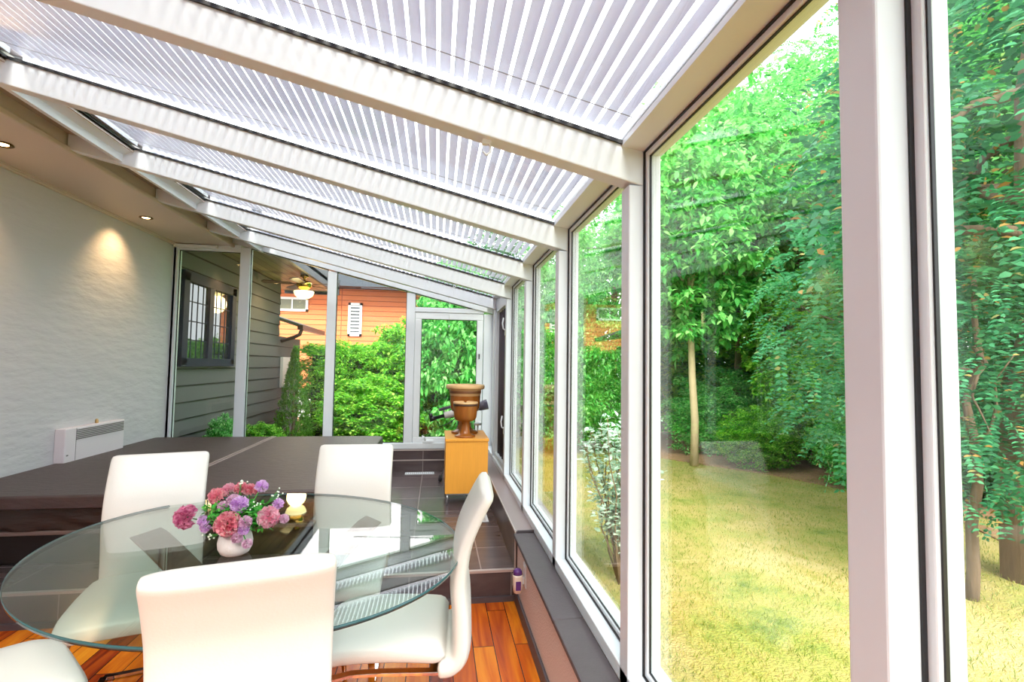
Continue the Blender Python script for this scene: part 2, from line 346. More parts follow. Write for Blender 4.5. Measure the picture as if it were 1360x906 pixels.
# curtained vent window between the last two posts
y0, y1 = PY[6]+.033, PY[7]-.033
t = empty('window_7', (.62, (y0+y1)/2, .45)); struct(t, 'far right casement hung with a charcoal curtain', 'window'); cy = (y0+y1)/2
def rel2(mb): mb.v = [(v[0]-.62, v[1]-cy, v[2]-.45) for v in mb.v]; return mb
rel2(MB().box(.615, .69, y0, y0+.05, .45, 2.02).box(.615, .69, y1-.05, y1, .45, 2.02).box(.615, .69, y0, y1, .45, .50).box(.615, .69, y0, y1, 1.96, 2.10)).build('window_frame', WHITE2, t, bevel=.004)
rel2(MB().box(.66, .666, y0+.05, y1-.05, .50, 1.96)).build('pane', GLASS, t)
# curtain
cv = []; n = 46
for j in range(n+1):
    yy = y0+.055+(y1-y0-.11)*j/n; cv.append((.645+.010*math.sin(j*1.55)+.004*math.sin(j*.6), yy))
R_ = [[(x, y, z) for x, y in cv]+[(x+.004, y, z) for x, y in cv[::-1]] for z in (.505, 1.2, 1.95)]
tag(MB().rings(R_).build('curtain', SCREEN), 'charcoal pleated curtain hung in the far right casement', 'curtain')
for z in (.82, 1.70):
    hq = MB().box(.600, .615, y0+.008, y0+.034, z-.03, z+.03).tube([(.602, y0+.02, z+.02), (.585, y0+.02, z+.03), (.578, y0+.02, z+.08), (.588, y0+.02, z+.13)], .007)
    o = hq.build('window_handle', WHITE2, t); o.location = (-.62, -cy, -.45)
# last bay: fixed narrow pane
y0, y1 = PY[7]+.033, 5.80
t = empty('window_8', (.66, 5.5, .45)); struct(t, 'last narrow right window at the far corner', 'window')
q = MB().box(-.005, .04, y0-5.5, y0-5.5+.05, 0, 1.65).box(-.005, .04, y1-5.5-.05, y1-5.5, 0, 1.65).box(-.005, .04, y0-5.5, y1-5.5, 0, .05).box(-.005, .04, y0-5.5, y1-5.5, 1.6, 1.65)
q.build('window_frame', WHITE2, t, bevel=.003); MB().box(.014, .02, y0-5.45, y1-5.55, .05, 1.6).build('pane', GLASS, t)

# far wall: posts, mullions, panes
def headz(x): return roofz(x)-.10
for a, b_, lab in ((-2.87, -2.82, 'against the stucco wall'), (-2.19, -2.085, 'between the two leftmost far panes'), (-1.25, -1.15, 'left of the tall hedge pane'), (-.36, -.262, 'left of the crank casement'), (.545, .68, 'at the far right corner')):
    zt = 2.66 if a < -2.5 else headz(max(a, b_))
    struct(MB().box(a, b_, 5.80, 5.88, .425, min(zt, headz(b_))+.0).build('mullion', WHITE, bevel=.004), 'white far wall mullion '+lab, 'mullion')
struct(MB().box(-2.82, -2.19, 5.80, 5.88, 2.615, 2.70).build('trim_6', WHITE, bevel=.004), 'white head rail over the leftmost far pane', 'trim')
struct(MB().box(-2.86, -2.42, 5.755, 5.80, 2.635, 2.672).build('trim_7', WHITE2, bevel=.006), 'short white blind cassette under the flat ceiling', 'trim')
struct(MB().box(-2.87, .49, 5.79, 5.88, .425, .49).build('trim_8', WHITE, bevel=.004), 'white sill rail of the far window wall', 'sill')
struct(MB().box(-.262, .545, 5.80, 5.88, 2.01, 2.065).build('trim_9', WHITE, bevel=.004), 'white transom rail over the crank casement', 'trim')
def farpane(n, x0, x1, lab, z0=.49, ztop=None):
    t = empty('window_%d' % n, ((x0+x1)/2, 5.84, z0)); cx = (x0+x1)/2; struct(t, lab, 'window')
    za = (ztop or headz(x0))-z0; zb = (ztop or headz(x1))-z0
    MB().prism([(x0-cx, 0), (x1-cx, 0), (x1-cx, zb), (x0-cx, za)], -.003, .003).build('pane', GLASS, t)
    g = .007; q = MB().prism([(x0-cx, 0), (x0-cx+g, 0), (x0-cx+g, za), (x0-cx, za)], -.012, -.004).prism([(x1-cx-g, 0), (x1-cx, 0), (x1-cx, zb), (x1-cx-g, zb)], -.012, -.004)
    q.prism([(x0-cx, za-g), (x1-cx, zb-g), (x1-cx, zb), (x0-cx, za)], -.012, -.004).prism([(x0-cx, 0), (x1-cx, 0), (x1-cx, g), (x0-cx, g)], -.012, -.004)
    q.build('gasket', GASKET, t)
farpane(11, -2.82, -2.19, 'leftmost far pane looking onto grey siding and a navy framed window', ztop=2.615)
farpane(12, -2.085, -1.25, 'far pane looking onto the porch ceiling and the little cypress')
farpane(13, -1.15, -.36, 'far pane looking onto the orange house above the hedge')
farpane(14, -.262, .545, 'wedge shaped transom pane above the crank casement', z0=2.065)
t = empty('window_15', (.14, 5.84, .49)); struct(t, 'far crank casement with dark foliage behind it', 'window')
MB().box(-.40, .40, -.03, .03, 0, .065).box(-.40, .40, -.03, .03, 1.44, 1.52).box(-.40, -.325, -.03, .03, .065, 1.44).box(.325, .40, -.03, .03, .065, 1.44).build('window_frame', WHITE2, t, bevel=.006)
MB().box(-.325, .325, -.002, .004, .065, 1.44).build('pane', GLASS, t)
g = .006; MB().box(-.325, .325, -.02, -.014, .065, .065+g).box(-.325, .325, -.02, -.014, 1.44-g, 1.44).box(-.325, -.325+g, -.02, -.014, .065, 1.44).box(.325-g, .325, -.02, -.014, .065, 1.44).build('gasket', GASKET, t)
MB().box(-.28, -.16, -.055, -.03, .005, .03).tube([(-.25, -.05, .03), (-.26, -.06, .07), (-.29, -.065, .085)], .006).build('crank_handle', WHITE2, t)
MB().box(.35, .362, -.045, -.03, .98, 1.04).build('latch', BLACKP, t)

# roof panes and blinds
n_sl = 58; pitch_ = .0415
def blind_mesh(y0, y1):
    q = MB(); L_ = y1-y0
    for i in range(n_sl):
        x = .545-i*pitch_; pr = []
        w, tilt = .0305, math.radians(-6)
        for j in range(7):
            u = j/6-.5; cx = u*w; cz = .0055*(1-4*u*u)
            pr.append((x+cx*math.cos(tilt)-cz*math.sin(tilt), roofz(x)+.022+cx*math.sin(tilt)+cz*math.cos(tilt)))
        q.rings([[(a, y0, b) for a, b in pr]+[(a, y0, b+.0012) for a, b in pr[::-1]], [(a, y1, b) for a, b in pr]+[(a, y1, b+.0012) for a, b in pr[::-1]]], smooth=False)
    return q
bay_txt = ['over the dining table, nearest the camera', 'second bay, over the glass table', 'third bay from the camera', 'fourth bay from the camera', 'fifth bay, a thin bright strip', 'last bay beside the far wall']
first = None
for k in range(1, len(PY)):
    y0 = PY[k]+.033; y1 = (PY[k+1]-.033) if k+1 < len(PY) else 5.78
    lab = bay_txt[k-2] if k >= 2 else 'behind the camera'
    x0, x1 = -1.90, .575
    t = empty('roof_window', (0, (y0+y1)/2, 0)); struct(t, 'sloping roof glass '+lab, 'window'); cy = (y0+y1)/2
    MB().prism([(x0, roofz(x0)), (x1, roofz(x1)), (x1, roofz(x1)+.006), (x0, roofz(x0)+.006)], y0-cy, y1-cy).build('pane', ROOFGLASS, t)
    e_ = .008; q = MB()
    for a_, b__ in ((y0-cy, y0-cy+e_), (y1-cy-e_, y1-cy)): q.prism([(x0, roofz(x0)-.012), (x1, roofz(x1)-.012), (x1, roofz(x1)), (x0, roofz(x0))], a_, b__)
    q.box(x0, x0+.012, y0-cy, y1-cy, roofz(x0)-.014, roofz(x0)-.002)
    q.build('gasket', GASKET, t)
    MB().prism([(x0-.07, roofz(x0)-.055), (x0, roofz(x0)-.02), (x0, roofz(x0)), (x0-.07, roofz(x0-.07))], y0-cy, y1-cy).build('window_frame', WHITE, t)
    t2 = empty('roof_blind', (0, cy, 0)); tag(t2, 'white slatted roof blind lying above the glass '+lab, 'blind', 'slatted blinds over the glass roof')
    blind_mesh(y0-cy+.006, y1-cy-.006).build('slats', SLAT, t2)
    q = MB()
    for yy in (y0-cy+.12, y1-cy-.12): q.tube([(.56, yy, roofz(.56)+.013), (-1.86, yy, roofz(-1.86)+.013)], .0016, 5)
    q.build('ladder_cord', CORD, t2)
    MB().prism([(-1.90, roofz(-1.9)+.01), (-1.87, roofz(-1.87)+.01), (-1.87, roofz(-1.87)+.06), (-1.90, roofz(-1.9)+.06)], y0-cy+.02, y1-cy-.02).build('head_rail', WHITE, t2)

# ------------------------------------------------------------------ downlights
for (x, y, lab, hot) in ((-2.61, 4.79, 'round downlight glowing near the far end of the flat ceiling', 1), (-2.60, 3.30, 'round downlight at the left edge of the picture', 1), (-2.6, 1.7, 'round downlight out over the left', 1)):
    t = empty('downlight', (x, y, 2.68)); tag(t, lab, 'downlight', 'downlights in the flat ceiling')
    MB().lathe([(.052, -.001), (.054, -.006), (.046, -.010), (.036, -.006), (.034, -.001)], n=28).build('trim_ring', BRASS, t)
    MB().lathe([(.001, -.006), (.022, -.008), (.030, -.004), (.031, -.001)], n=24).build('bulb', BULB, t)
    ld = bpy.data.lights.new('downlight_lamp', 'SPOT'); ld.energy = 22; ld.color = (1, .62, .30); ld.spot_size = math.radians(95); ld.spot_blend = 1; ld.shadow_soft_size = .02
    lo = bpy.data.objects.new('downlight_lamp', ld); COL.objects.link(lo); lo.parent = t; lo.location = (0, 0, -.02); lo.rotation_euler = (0, math.radians(24), 0)

# ------------------------------------------------------------------ hot tub and its cover
t = empty('hot_tub', (-1.7, 4.45, .18)); tag(t, 'dark brown square hot tub standing on the raised tile floor', 'hot tub')
def o_(mb, c=(-1.7, 4.45, .18)): mb.v = [(v[0]-c[0], v[1]-c[1], v[2]-c[2]) for v in mb.v]; return mb
o_(MB().box(-2.80, -.64, 3.36, 5.60, .18, .36)).build('cabinet', SPAB, t, bevel=.01)
o_(MB().box(-2.84, -.60, 3.31, 5.63, .36, .385)).build('rim_board', mat('rim_board', (.20, .14, .12), .4), t, bevel=.006)
# lower skirt (creased vinyl)
pr = []
q = MB(); nx = 90; rows = []
for j in range(7):
    z = .385+(.52-.385)*j/6; row = []
    for i in range(nx+1):
        x = -2.83+(2.83-.61)*i/nx
        wv = .012*math.sin(x*9+j)*math.sin(x*3.1)+.010*math.sin(x*23+2*j)*(1-j/6)+.006*random.random()
        row.append((x, 3.325-wv-.012*math.sin(PI*j/6), z))
    rows.append(row)
v = [p_ for r in rows for p_ in r]; fcs = []
for j in range(6):
    for i in range(nx): a_ = j*(nx+1)+i; fcs.append((a_, a_+1, a_+nx+2, a_+nx+1))
o_(q.add(v, fcs, True).box(-2.83, -.61, 3.35, 5.62, .385, .52)).build('skirt', SPAS, t)
t = empty('spa_cover', (-1.7, 4.45, .52)); tag(t, 'dark brown folding vinyl cover lying over the hot tub', 'spa cover')
def rrect(x0, x1, y0, y1, r, n=6):
    P = []
    for cx, cy, a0 in ((x1-r, y1-r, 0), (x0+r, y1-r, 90), (x0+r, y0+r, 180), (x1-r, y0+r, 270)):
        for k in range(n+1): a = math.radians(a0+90*k/n); P.append((cx+r*math.cos(a), cy+r*math.sin(a)))
    return P
for nm, x0, x1 in (('cover_half', -2.865, -1.705), ('cover_half', -1.695, -.56)):
    P = rrect(x0, x1, 3.26, 5.62, .09 if x1 > -1 else .04); zz = [(.002, .012), (.0, .0), (.0, 0)]
    R_ = []
    for ins, z in ((.012, .0), (0, .010), (0, .070), (.004, .078), (.014, .082)):
        cx, cy = (x0+x1)/2, 4.44
        R_.append([(cx+(a-cx)*(1-ins/abs(.58))-(-1.7), cy+(b_-cy)*(1-ins/1.18)-4.45, z) for a, b_ in P])
    MB().rings(R_, smooth=False).build(nm, SPAV, t)
MB().box(-.024, -.006, -1.19, 1.16, .078, .086).box(.006, .022, -1.19, 1.16, .078, .085).build('fold_seam', SEAM, t)

# ------------------------------------------------------------------ heater
t = empty('wall_heater', (-2.87, 4.61, .59)); tag(t, 'white wall heater with a slotted grille above the spa', 'heater')
MB().box(.0, .075, -.36, .36, -.02, .27).build('body', HEAT, t, bevel=.006)
q = MB()
for z in range(6): q.box(.074, .079, -.24, .345, .175+z*.014, .182+z*.014)
q.build('grille', HEATG, t); MB().box(.074, .0765, -.245, -.242, -.015, .265).box(.074, .0765, -.34, -.32, .06, .07).build('control_strip', HEATG, t)
MB().lathe([(.012, 0), (.012, .02), (.008, .035)], (.03, .06, .27), n=12).build('knob', mat('amber_knob', (.5, .33, .12), .4), t)

# ------------------------------------------------------------------ dining table
TC = Vector((-.62, 1.92, 0)); ax = math.atan2(.58, -.82)
t = empty('dining_table', (TC.x, TC.y, 0)); tag(t, 'oval clear glass dining table on curved dark walnut legs', 'table')
def ell(k, z, n=96):
    P = []
    for i in range(n):
        a = 2*PI*i/n; u, v_ = .76*k*math.cos(a), .635*k*math.sin(a)
        P.append((u*math.cos(ax)-v_*math.sin(ax), u*math.sin(ax)+v_*math.cos(ax), z))
    return P
MB().rings([ell(1, .739), ell(1, .750)], smooth=False).build('tabletop', TABLEGLASS, t)
q = MB(); A, B_, C_, D_ = ell(1.0005, .7385), ell(1.0012, .7445), ell(1.0005, .7505), ell(.9965, .7445)
n = 96; vv = A+B_+C_+D_; ff = []
for r in range(4):
    for i in range(n): j = (i+1) % n; ff.append((r*n+i, r*n+j, ((r+1) % 4)*n+j, ((r+1) % 4)*n+i))
MB().add(vv, ff, True).build('glass_edge', EDGEGLASS, t)
for (px_, py_) in ((-1.10, 2.12), (-.25, 2.20), (-.40, 1.40), (-.60, 1.36)):
    d = Vector((px_-TC.x, py_-TC.y, 0)); Ld = d.length; d.normalize(); s_ = Vector((-d.y, d.x, 0)); w = .065
    R_ = []
    for k in range(15):
        u = k/14; z = .735*(1-u); r = Ld*(.16+.84*abs(1-1.75*u)**1.7) if u < .571 else Ld*(.16+.75*abs(u-.571)/.429)
        th = .022
        c0 = d*r+Vector((0, 0, z)); R_.append([c0+s_*w, c0-s_*w, c0-s_*w-d*th*1.6-Vector((0, 0, .012 if k < 14 else 0)), c0+s_*w-d*th*1.6-Vector((0, 0, .012 if k < 14 else 0))])
    MB().rings(R_, smooth=False).build('leg', WALNUT, t, bevel=.003)
MB().box(-.055, .055, -.055, .055, .26, .40).build('hub_block', WALNUT, t, bevel=.006)

# ------------------------------------------------------------------ dining chairs
def pad(cl, wfun, tfun, n=28, ex=5):
    """cl: centreline (y,z) points; closed pad lofted along it"""
    R_ = []; m = len(cl)
    for i, (y, z) in enumerate(cl):
        a = cl[max(i-1, 0)]; b_ = cl[min(i+1, m-1)]; ty, tz = b_[0]-a[0], b_[1]-a[1]; l = math.hypot(ty, tz); ny, nz = -tz/l, ty/l
        s = i/(m-1); w, th = wfun(s), tfun(s); ring = []
        for k in range(n):
            q = 2*PI*k/n; c_, s_ = math.cos(q), math.sin(q)
            u = math.copysign(abs(c_)**(2/ex), c_)*w; v_ = math.copysign(abs(s_)**(2/ex), s_)*th*(1-.25*(abs(u)/w if w > 0 else 0)**6)
            ring.append((u, y+ny*v_, z+nz*v_))
        R_.append(ring)
    return R_
def spline(P, n):
    P = [Vector((p[0], p[1], 0)) for p in P]; out = []
    for i in range(len(P)-1):
        p0 = P[max(i-1, 0)]; p1 = P[i]; p2 = P[i+1]; p3 = P[min(i+2, len(P)-1)]
        for k in range(n):
            u = k/n; out.append(.5*((2*p1)+(p2-p0)*u+(2*p0-5*p1+4*p2-p3)*u*u+(3*p1-p0-3*p2+p3)*u**3))
    out.append(P[-1]); return [(p.x, p.y) for p in out]
def make_chair(loc, rz, label):
    t = empty('dining_chair', loc, rz); tag(t, label, 'chair', 'white dining chairs around the glass table')
    def rnd(s, r):  # rounding near both ends
        d = min(s, 1-s); return 1 if d > r else math.sqrt(max(0, 1-(1-d/r)**2))
    # seat: y forward (+), from rear -.02 to .43
    cl = [(-.005+.435*i/26, .445+.012*math.sin(PI*i/26)-.035*max(0, (i-20)/6)**2) for i in range(27)]
    MB().rings(pad(cl, lambda s: .195*(.93+.07*rnd(s, .10)), lambda s: .042*max(.05, rnd(s, .10)))).build('seat', LEATHERW, t)
    # backrest with S curve; local y negative is behind
    pts = spline([(.02, .395), (-.025, .40), (-.055, .44), (-.055, .55), (-.045, .66), (-.06, .78), (-.10, .88), (-.145, .965)], 7)
    MB().rings(pad(pts, lambda s: .19*(.90+.10*rnd(s, .06)), lambda s: (.026+.013*(1-s))*max(.06, rnd(s, .045)))).build('backrest', LEATHERW, t)
    for sx in (-1, 1):
        x = sx*.165
        P = [(x, -.02, .385), (x, .20, .39), (x, .30, .388), (x, .36, .375), (x, .395, .34), (x, .40, .28), (x, .385, .10), (x, .37, .035), (x, .33, .012), (x, .1, .010), (x, -.10, .010)]
        MB().tube(P, 0, flat=(.014, .006)).build('leg', CHROME, t, bevel=.002)
    MB().box(-.165, .165, -.113, -.087, .004, .016).build('stretcher', CHROME, t)
    MB().box(-.165, .165, .02, .045, .379, .391).build('seat_bar', CHROME, t)
    return t
chair_pos = [
    ((-1.22, 2.40), (.27, -.96), 'white leather chair at the back left of the table, behind the flowers'),
    ((-.41, 2.60), (.0, -1), 'white leather chair at the far side of the table, against the spa'),
    ((.055, 1.85), (-1, .06), 'white leather chair in profile at the right end of the table'),
    ((-.43, 1.28), (-.22, .975), 'white leather chair in front with its back to the camera'),
    ((-1.42, 1.49), (.72, .69), 'white leather chair at lower left showing only its seat'),
]
for (x, y), d, lab in chair_pos:
    make_chair((x, y, 0), math.atan2(-d[0], d[1]), lab)

# ------------------------------------------------------------------ vase and flowers
VC = (-.66, 1.81, .7515)
tag(MB().lathe([(.001, .0), (.034, .0), (.044, .006), (.052, .022), (.054, .040), (.050, .060), (.041, .078), (.038, .084), (.035, .084), (.037, .074), (.040, .055), (.001, .05)], n=40).build('vase', VASE, loc=VC), 'small rounded stone white vase standing on the glass table', 'vase')
def petals(R, n, size, cup, flat=1.0, seed=0):
    rg = random.Random(seed); q = MB()
    for i in range(n):
        zz = 1-1.45*(i+.5)/n; th = i*2.39996; rr = math.sqrt(max(0, 1-zz*zz)); d = Vector((rr*math.cos(th), rr*math.sin(th), zz*flat)).normalized()
        a = d.orthogonal().normalized(); a.rotate(Matrix.Rotation(rg.random()*6.28, 3, d)); b_ = d.cross(a)
        base = d*R*.15; k = 5; row0 = [base]; pts_ = []
        s = size*rg.uniform(.8, 1.2)
        for ring, (rad, out) in enumerate(((.40, .60), (.80, .97))):
            for j in range(k):
                u = (j/(k-1)-.5); pts_.append(base+a*(u*2*s*rad)+d*(R*out*(1-cup*abs(u)+(rg.uniform(-.14, .14) if ring else 0)))+b_*(s*(.5 if ring else .2)*((-1)**j)*rg.uniform(.2, 1)))
        vs = [base]+pts_; fs = [(0, 1+j, 2+j) for j in range(k-1)]+[(1+j, 1+k+j, 2+k+j, 2+j) for j in range(k-1)]
        q.add(vs, fs, True)
    return q
PINKD = leafmat('petal_deep_rose', [(.66, .14, .34), (.85, .30, .50), (.95, .48, .66)], .5)
PINKC = leafmat('petal_coral_pink', [(.90, .24, .36), (1, .46, .54), (1, .70, .70)], .5)
PINKR = leafmat('petal_pink', [(.95, .38, .55), (1, .60, .72), (1, .82, .86)], .5)
LILAC = leafmat('petal_lilac', [(.75, .40, .85), (.88, .60, .95), (1, .82, 1)], .5)
MAUVE = leafmat('petal_pale_mauve', [(.78, .45, .66), (.90, .62, .80), (.95, .78, .90)], .5)
STEM = mat('flower_stem', (.05, .30, .04), .6)
FL = [((-.81, 1.80, .880), .034, 'carnation', PINKD, 34, 'deep rose carnation drooping out to the left of the vase', 'carnation'),
      ((-.665, 1.755, .868), .036, 'carnation', PINKC, 38, 'large coral pink carnation at the front above the vase rim', 'carnation'),
      ((-.548, 1.78, .878), .032, 'carnation', PINKR, 30, 'bright pink carnation on the right side of the bouquet', 'carnation'),
      ((-.735, 1.84, .935), .026, 'carnation', PINKC, 26, 'coral carnation at the upper left of the bouquet', 'carnation'),
      ((-.71, 1.87, .948), .022, 'carnation', PINKR, 24, 'pink carnation at the top left, partly behind the coral one', 'carnation'),
      ((-.665, 1.86, .955), .021, 'carnation', PINKC, 24, 'small coral carnation at the top centre', 'carnation'),
      ((-.635, 1.86, .948), .021, 'carnation', PINKC, 24, 'small coral bloom just right of the top centre', 'carnation'),
      ((-.59, 1.83, .968), .020, 'blossom', LILAC, 14, 'lilac blossom standing highest at the upper right', 'blossom'),
      ((-.645, 1.79, .918), .026, 'blossom', LILAC, 20, 'round lilac blossom in the middle above the large carnation', 'blossom'),
      ((-.675, 1.82, .927), .019, 'blossom', MAUVE, 14, 'pale mauve blossom left of the central lilac one', 'blossom'),
      ((-.752, 1.78, .872), .016, 'blossom', LILAC, 14, 'lilac blossom low at the left of the bouquet', 'blossom'),
      ((-.738, 1.77, .855), .017, 'blossom', LILAC, 14, 'lilac blossom lowest on the left side', 'blossom'),
      ((-.61, 1.75, .872), .019, 'blossom', MAUVE, 16, 'pale mauve blossom between the coral and the pink carnation', 'blossom'),
      ((-.612, 1.745, .850), .016, 'blossom', LILAC, 14, 'lilac blossom under the pale mauve one at the right', 'blossom'),
      ((-.632, 1.745, .826), .017, 'blossom', MAUVE, 14, 'pale blossom hanging over the front of the vase', 'blossom'),
      ((-.600, 1.745, .805), .015, 'blossom', MAUVE, 12, 'pink mauve blossom hanging lowest at the right of the vase', 'blossom'),
      ((-.525, 1.80, .915), .017, 'blossom', LILAC, 12, 'lilac blossom at the upper right edge of the bouquet', 'blossom'),
      ((-.502, 1.79, .868), .015, 'blossom', MAUVE, 12, 'pale pink bud farthest right of the bouquet', 'blossom'),
      ((-.70, 1.80, .912), .016, 'blossom', MAUVE, 12, 'pale blossom between the upper left coral carnation and the centre', 'blossom'),
      ]
for i, (c, r, nm, m_, n_, lab, cat) in enumerate(FL):
    t = empty(nm, c); tag(t, lab, cat, 'flowers in the white vase')
    o = petals(r, int(n_*2.6), r*.50, .25, seed=i).build('petals', m_, t)
    d = Vector(c)-Vector((VC[0], VC[1], .84)); d.normalize(); o.rotation_euler = (d+Vector((0, -.5, 0))).to_track_quat('Z', 'Y').to_euler()
    p0 = Vector((VC[0]-c[0]+(c[0]-VC[0])*.12, (VC[1]-c[1])*.85, .815-c[2])); mid = p0*.5+Vector((0, 0, .012)) if c[2] > .84 else Vector(((VC[0]-c[0])*.4, .0, .86-c[2]))
    MB().tube([(0, 0, 0), mid, p0], .0018, 5).build('stem', STEM, t)

# leaf clouds ---------------------------------------------------------------
def leaf_arrays(P, D, Nn, Ln, Wd, fold=.12, shape='leaf'):
    n = len(P); S_ = np.cross(D, Nn); S_ /= np.linalg.norm(S_, axis=1)[:, None]+1e-9; Nn = np.cross(S_, D)
    Ln = Ln[:, None]; Wd = Wd[:, None]
    if shape == 'leaf':
        V = np.stack([P, P+D*Ln*.38+S_*Wd*.5+Nn*Wd*fold, P+D*Ln*.72+S_*Wd*.36+Nn*Wd*fold*.6, P+D*Ln-Nn*Ln*.06, P+D*Ln*.72-S_*Wd*.36+Nn*Wd*fold*.6, P+D*Ln*.38-S_*Wd*.5+Nn*Wd*fold], 1); k = 6
    else:
        V = np.stack([P, P+D*Ln*.5+S_*Wd*.5+Nn*Wd*fold, P+D*Ln, P+D*Ln*.5-S_*Wd*.5+Nn*Wd*fold], 1); k = 4
    return V.reshape(-1, 3), k
def fast_mesh(name, V, k, m):
    n = len(V)//k; me = bpy.data.meshes.new(name); me.vertices.add(len(V)); me.vertices.foreach_set('co', V.astype(np.float32).ravel())
    me.loops.add(n*k); me.loops.foreach_set('vertex_index', np.arange(n*k, dtype=np.int32))
    me.polygons.add(n); me.polygons.foreach_set('loop_start', np.arange(0, n*k, k, dtype=np.int32))
    try: me.polygons.foreach_set('loop_total', np.full(n, k, dtype=np.int32))
    except Exception: pass
    me.update(calc_edges=True); me.materials.append(m); return me
def unit(n, rg=RNG): v = rg.normal(size=(n, 3)); return v/np.linalg.norm(v, axis=1)[:, None]
def clustered(centres, per, spread, droop, L0, W0, shape='leaf'):
    """centres: (n,3) of twig clusters; leaves fan from each"""
    n = len(centres)*per; C = np.repeat(centres, per, 0); off = unit(n)*(RNG.random((n, 1))**.5)*spread; off[:, 2] *= .55
    D = unit(n)+off/spread*.6; D[:, 2] = D[:, 2]*.4-droop; D /= np.linalg.norm(D, axis=1)[:, None]
    Nn = unit(n)*.45+np.array([0, 0, 1.0]); s = RNG.uniform(.7, 1.25, n)
    return leaf_arrays(C+off, D, Nn, L0*s, W0*s, shape=shape)
def compound(centres, axes_, pairs, Lr, l, w):
    """pinnate leaves: leaflets in pairs along a drooping rachis"""
    Vs = []
    n = len(centres); side = np.cross(axes_, np.array([0, 0, 1.0])); side /= np.linalg.norm(side, axis=1)[:, None]+1e-9
    upv = np.cross(side, axes_)
    for i in range(pairs):
        u = (i+1)/pairs; P = centres+axes_*(Lr*u)-np.array([0, 0, 1.0])*(Lr*.35*u*u)
        for sg in (-1, 1):
            D = side*sg+axes_*.35+unit(n)*.12; D /= np.linalg.norm(D, axis=1)[:, None]
            s = RNG.uniform(.85, 1.1, n)*(1-.25*abs(u-.5))
            V, k = leaf_arrays(P, D, upv+unit(n)*.25, l*s, w*s); Vs.append(V)
    return np.concatenate(Vs), 6
def shell(n, r, squash=1.0, inner=.45):
    d = unit(n); rad = inner+(1-inner)*RNG.random((n, 1))**.6; P = d*rad*np.array(r)
    bump = 1+.16*np.sin(d[:, :1]*7+3)*np.sin(d[:, 1:2]*6+1)*np.cos(d[:, 2:]*5); return P*bump

# bouquet greenery
cs = np.array([VC[0], VC[1], .875])+shell(120, (.115, .06, .055), inner=.1)
V, k = clustered(cs, 9, .022, -.1, .022, .009)
tag(bpy.data.objects.new('bouquet_greenery', fast_mesh('bouquet_greenery', V, k, L_BOUQ)), 'bright green leafy filler between the flowers in the vase', 'greenery', kind='stuff')
COL.objects.link(bpy.data.objects['bouquet_greenery'])
for i, (c, lab) in enumerate((((-.665, 1.85, .985), 'tiny white baby breath sprig above the top of the bouquet'), ((-.53, 1.80, .945), 'tiny white sprig at the upper right of the bouquet'), ((-.715, 1.765, .828), 'tiny white bud hanging at the lower left of the vase rim'), ((-.60, 1.79, .918), 'tiny white florets beside the central lilac blossom'))):
    t = empty('filler_sprig', c); tag(t, lab, 'sprig', 'white filler sprigs'); q = MB(); q2 = MB(); rg = random.Random(i)
    base = Vector((VC[0]-c[0], VC[1]-c[1], .83-c[2]))*.6
    for j in range(9):
        e_ = Vector((rg.gauss(0, .011), rg.gauss(0, .011), rg.gauss(0, .009))); q.tube([e_, e_*.3+base*.25, base], .0007, 4); q2.lathe([(.0005, -.002), (.0028, 0), (.0028, .002), (.0005, .004)], e_, 7)
    q.build('stem', STEM, t); q2.build('florets', mat('white_floret', (.85, .92, .80), .6), t)

# ------------------------------------------------------------------ cabinet, urns, telescope
t = empty('cabinet', (.28, 4.60, .18)); tag(t, 'yellow beech cabinet on slim steel legs in the far corner', 'cabinet')
MB().box(-.185, .185, -.27, .27, .10, .55).build('body', BEECH, t, bevel=.002)
MB().box(-.19, .19, -.28, .28, .55, .575).build('top', BEECH, t, bevel=.003)
for sx in (-1, 1):
    for sy in (-1, 1): MB().lathe([(.011, 0), (.011, .10)], (sx*.165, sy*.24, 0), 14).build('leg', STEEL, t)
MB().box(-.165, .165, -.25, -.23, .085, .10).build('stretcher', STEEL, t)
def urn(c, s, lab):
    t = empty('goblet_urn', c); tag(t, lab, 'urn', 'goblet urns on the cabinet')
    P = [(.001, 0), (.115, 0), (.120, .010), (.115, .020), (.080, .030), (.060, .050), (.050, .10), (.047, .15), (.050, .175), (.085, .182), (.116, .198), (.129, .225), (.134, .28), (.136, .37), (.138, .385)]
    MB().lathe([(r*s, z*s) for r, z in P], n=48).build('bowl', URN, t)
    if s > 1.05:
        MB().lathe([(r*s, z*s) for r, z in ((.137, .385), (.148, .39), (.168, .395), (.172, .405), (.172, .425), (.165, .432), (.15, .430), (.147, .41), (.13, .30), (.001, .28))], n=48).build('rim', URNL, t)
        MB().lathe([(r*s, z*s) for r, z in ((.139, .355), (.142, .360), (.142, .378), (.138, .384))], n=48).build('band', mat('carved_band', (.22, .09, .035), .5), t)
    else:
        MB().lathe([(r*s, z*s) for r, z in ((.137, .378), (.141, .383), (.141, .398), (.136, .402), (.128, .400), (.12, .30), (.001, .27))], n=48).build('rim', URNL, t)
        MB().lathe([(r*s, z*s) for r, z in ((.136, .355), (.140, .360), (.140, .372), (.137, .378))], n=48).build('band', mat('dark_band', (.06, .025, .012), .5), t)
urn((.265, 4.44, .7555), .78, 'smaller glazed brown goblet urn at the front of the cabinet')
urn((.275, 4.68, .7555), 1.06, 'taller brown goblet urn with a wide pale rim, behind the smaller one')
